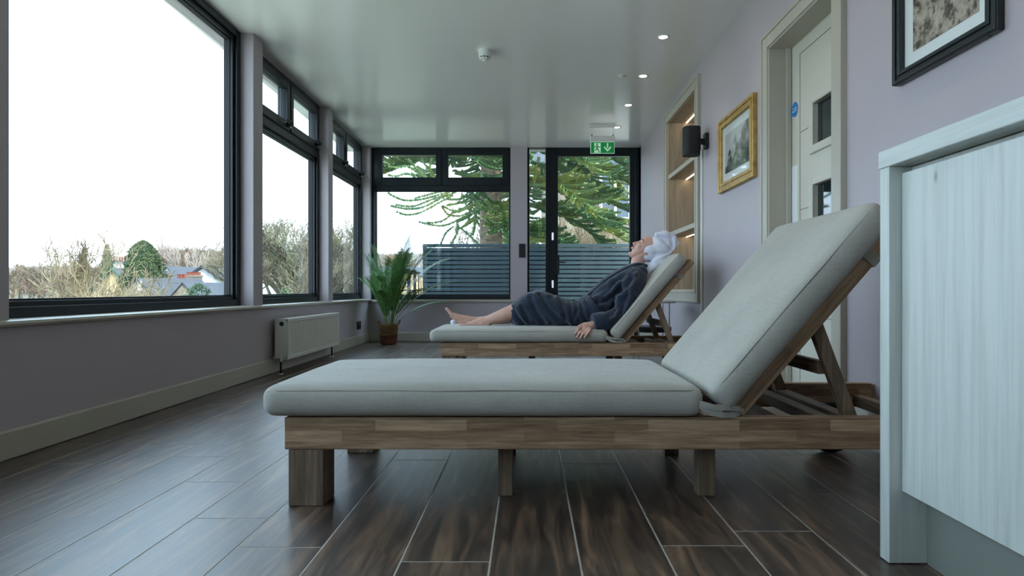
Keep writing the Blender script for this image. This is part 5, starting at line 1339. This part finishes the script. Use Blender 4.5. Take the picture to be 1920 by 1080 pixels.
def curve(p, d, ln, n, bend):
    pts = [p]; 
    for i in range(n):
        d = (d + bend / n).normalized(); p = p + d * ln / n; pts.append(p)
    return pts
def limb(z, az, ln, droop, side=.75, rad=.046, nside=15, trunk_r=.2):
    mb = MB(); dh = Vector((math.cos(az), math.sin(az), 0)); p = Vector((0, 0, z)) + dh * trunk_r
    pts = curve(p, (dh + Vector((0, 0, .18))).normalized(), ln, 12, Vector((0, 0, -droop)) )
    for i in range(12): mb.tube([pts[i], pts[i+1]], [.028 * (1 - .6*i/12), .028 * (1 - .6*(i+1)/12)], 6, cap=False)
    rope(mb, pts, rad * 1.15)
    sd = dh.cross(Vector((0, 0, 1)))
    for k in range(nside):
        f = .30 + .68 * k / nside; i = min(11, int(f * 12)); b = pts[i].lerp(pts[i+1], f*12 - i); t = (pts[i+1] - pts[i]).normalized()
        for sg_ in (-1, 1):
            d = (t * rnd.uniform(.6, .9) + sd * sg_ * rnd.uniform(.6, 1.0) + Vector((0, 0, rnd.uniform(-.5, .05)))).normalized()
            rp = curve(b, d, ln * side * rnd.uniform(.28, .42) * (1.15 - .5 * f), 7, Vector((0, 0, rnd.uniform(.5, 1.2))) + t * .35)
            rope(mb, rp, rad * rnd.uniform(.8, 1.05))
    tip = curve(pts[-1], t, ln * .22, 6, Vector((0, 0, 1.0))); rope(mb, tip, rad)
    return mb.build('branch', mleaf, mpz, kind='stuff')
z0_ = -GZ
whorls = [(1.75, 5, 2.1, .9), (2.25, 6, 2.7, .95), (2.8, 7, 3.0, .95), (3.35, 7, 3.2, 1.0), (3.62, 7, 3.0, 1.0), (3.9, 7, 3.2, 1.0), (4.5, 7, 3.1, 1.0), (5.2, 6, 2.9, .9)]
for wi, (z, n, ln, dr) in enumerate(whorls):
    for k in range(n + (1 if z < 3.3 else 1)):
        az = 2 * math.pi * (k + .37 * wi) / (n + (1 if z < 3.3 else 1)) + rnd.uniform(-.2, .2); left = math.cos(az) < -.25
        if left and z < 3.3: continue                                  # the tree is open low down on its left side
        limb(z0_ + z + rnd.uniform(-.12, .12), az, ln * rnd.uniform(.85, 1.1) * (.72 if left else 1), dr * rnd.uniform(.8, 1.15) * (.55 if left else 1))
# the long sweeping sprays that hang in front of the sky at the left
def spray(Y, lines, rad=.036):
    mb = MB(); org = Vector((-.75, 13.0, GZ))
    for ln in lines:
        q = [P(x, y, Y) - org for x, y in ln]; fine = []
        for i in range(len(q) - 1):
            a, b, c, e = q[max(i-1, 0)], q[i], q[i+1], q[min(i+2, len(q)-1)]
            for k in range(5):
                t = k / 5; fine.append(.5 * ((2*b) + (c-a)*t + (2*a-5*b+4*c-e)*t*t + (3*b-a-3*c+e)*t**3))
        fine.append(q[-1]); rope(mb, fine, rad)
    return mb.build('branch', mleaf, mpz, kind='stuff')
spray(11.6, [[(858, 356), (828, 364), (790, 374), (762, 376), (742, 370), (727, 361)], [(856, 360), (822, 374), (795, 388), (765, 392), (733, 386)],
             [(850, 366), (820, 382), (790, 398), (763, 403), (743, 397)], [(840, 364), (805, 376), (775, 387), (742, 384)], [(900, 348), (880, 352), (858, 356)],
             [(862, 352), (830, 358), (800, 366), (778, 372)]])
spray(11.9, [[(905, 390), (880, 398), (862, 405), (840, 402), (828, 386)], [(875, 404), (852, 416), (832, 423), (810, 422), (785, 416)], [(862, 398), (845, 394), (830, 386)],
             [(850, 398), (832, 413), (812, 418), (800, 417)], [(857, 412), (857, 436), (846, 457)], [(850, 425), (836, 437), (826, 458)], [(860, 425), (880, 441), (899, 460)], [(880, 395), (872, 380), (866, 362)]])
spray(11.4, [[(800, 332), (782, 322), (764, 312), (745, 314), (728, 312)], [(800, 334), (784, 318), (772, 306), (765, 298)], [(815, 330), (800, 312), (790, 300)], [(780, 330), (760, 326), (742, 331), (728, 328)], [(812, 334), (806, 316), (810, 298)]], .040)
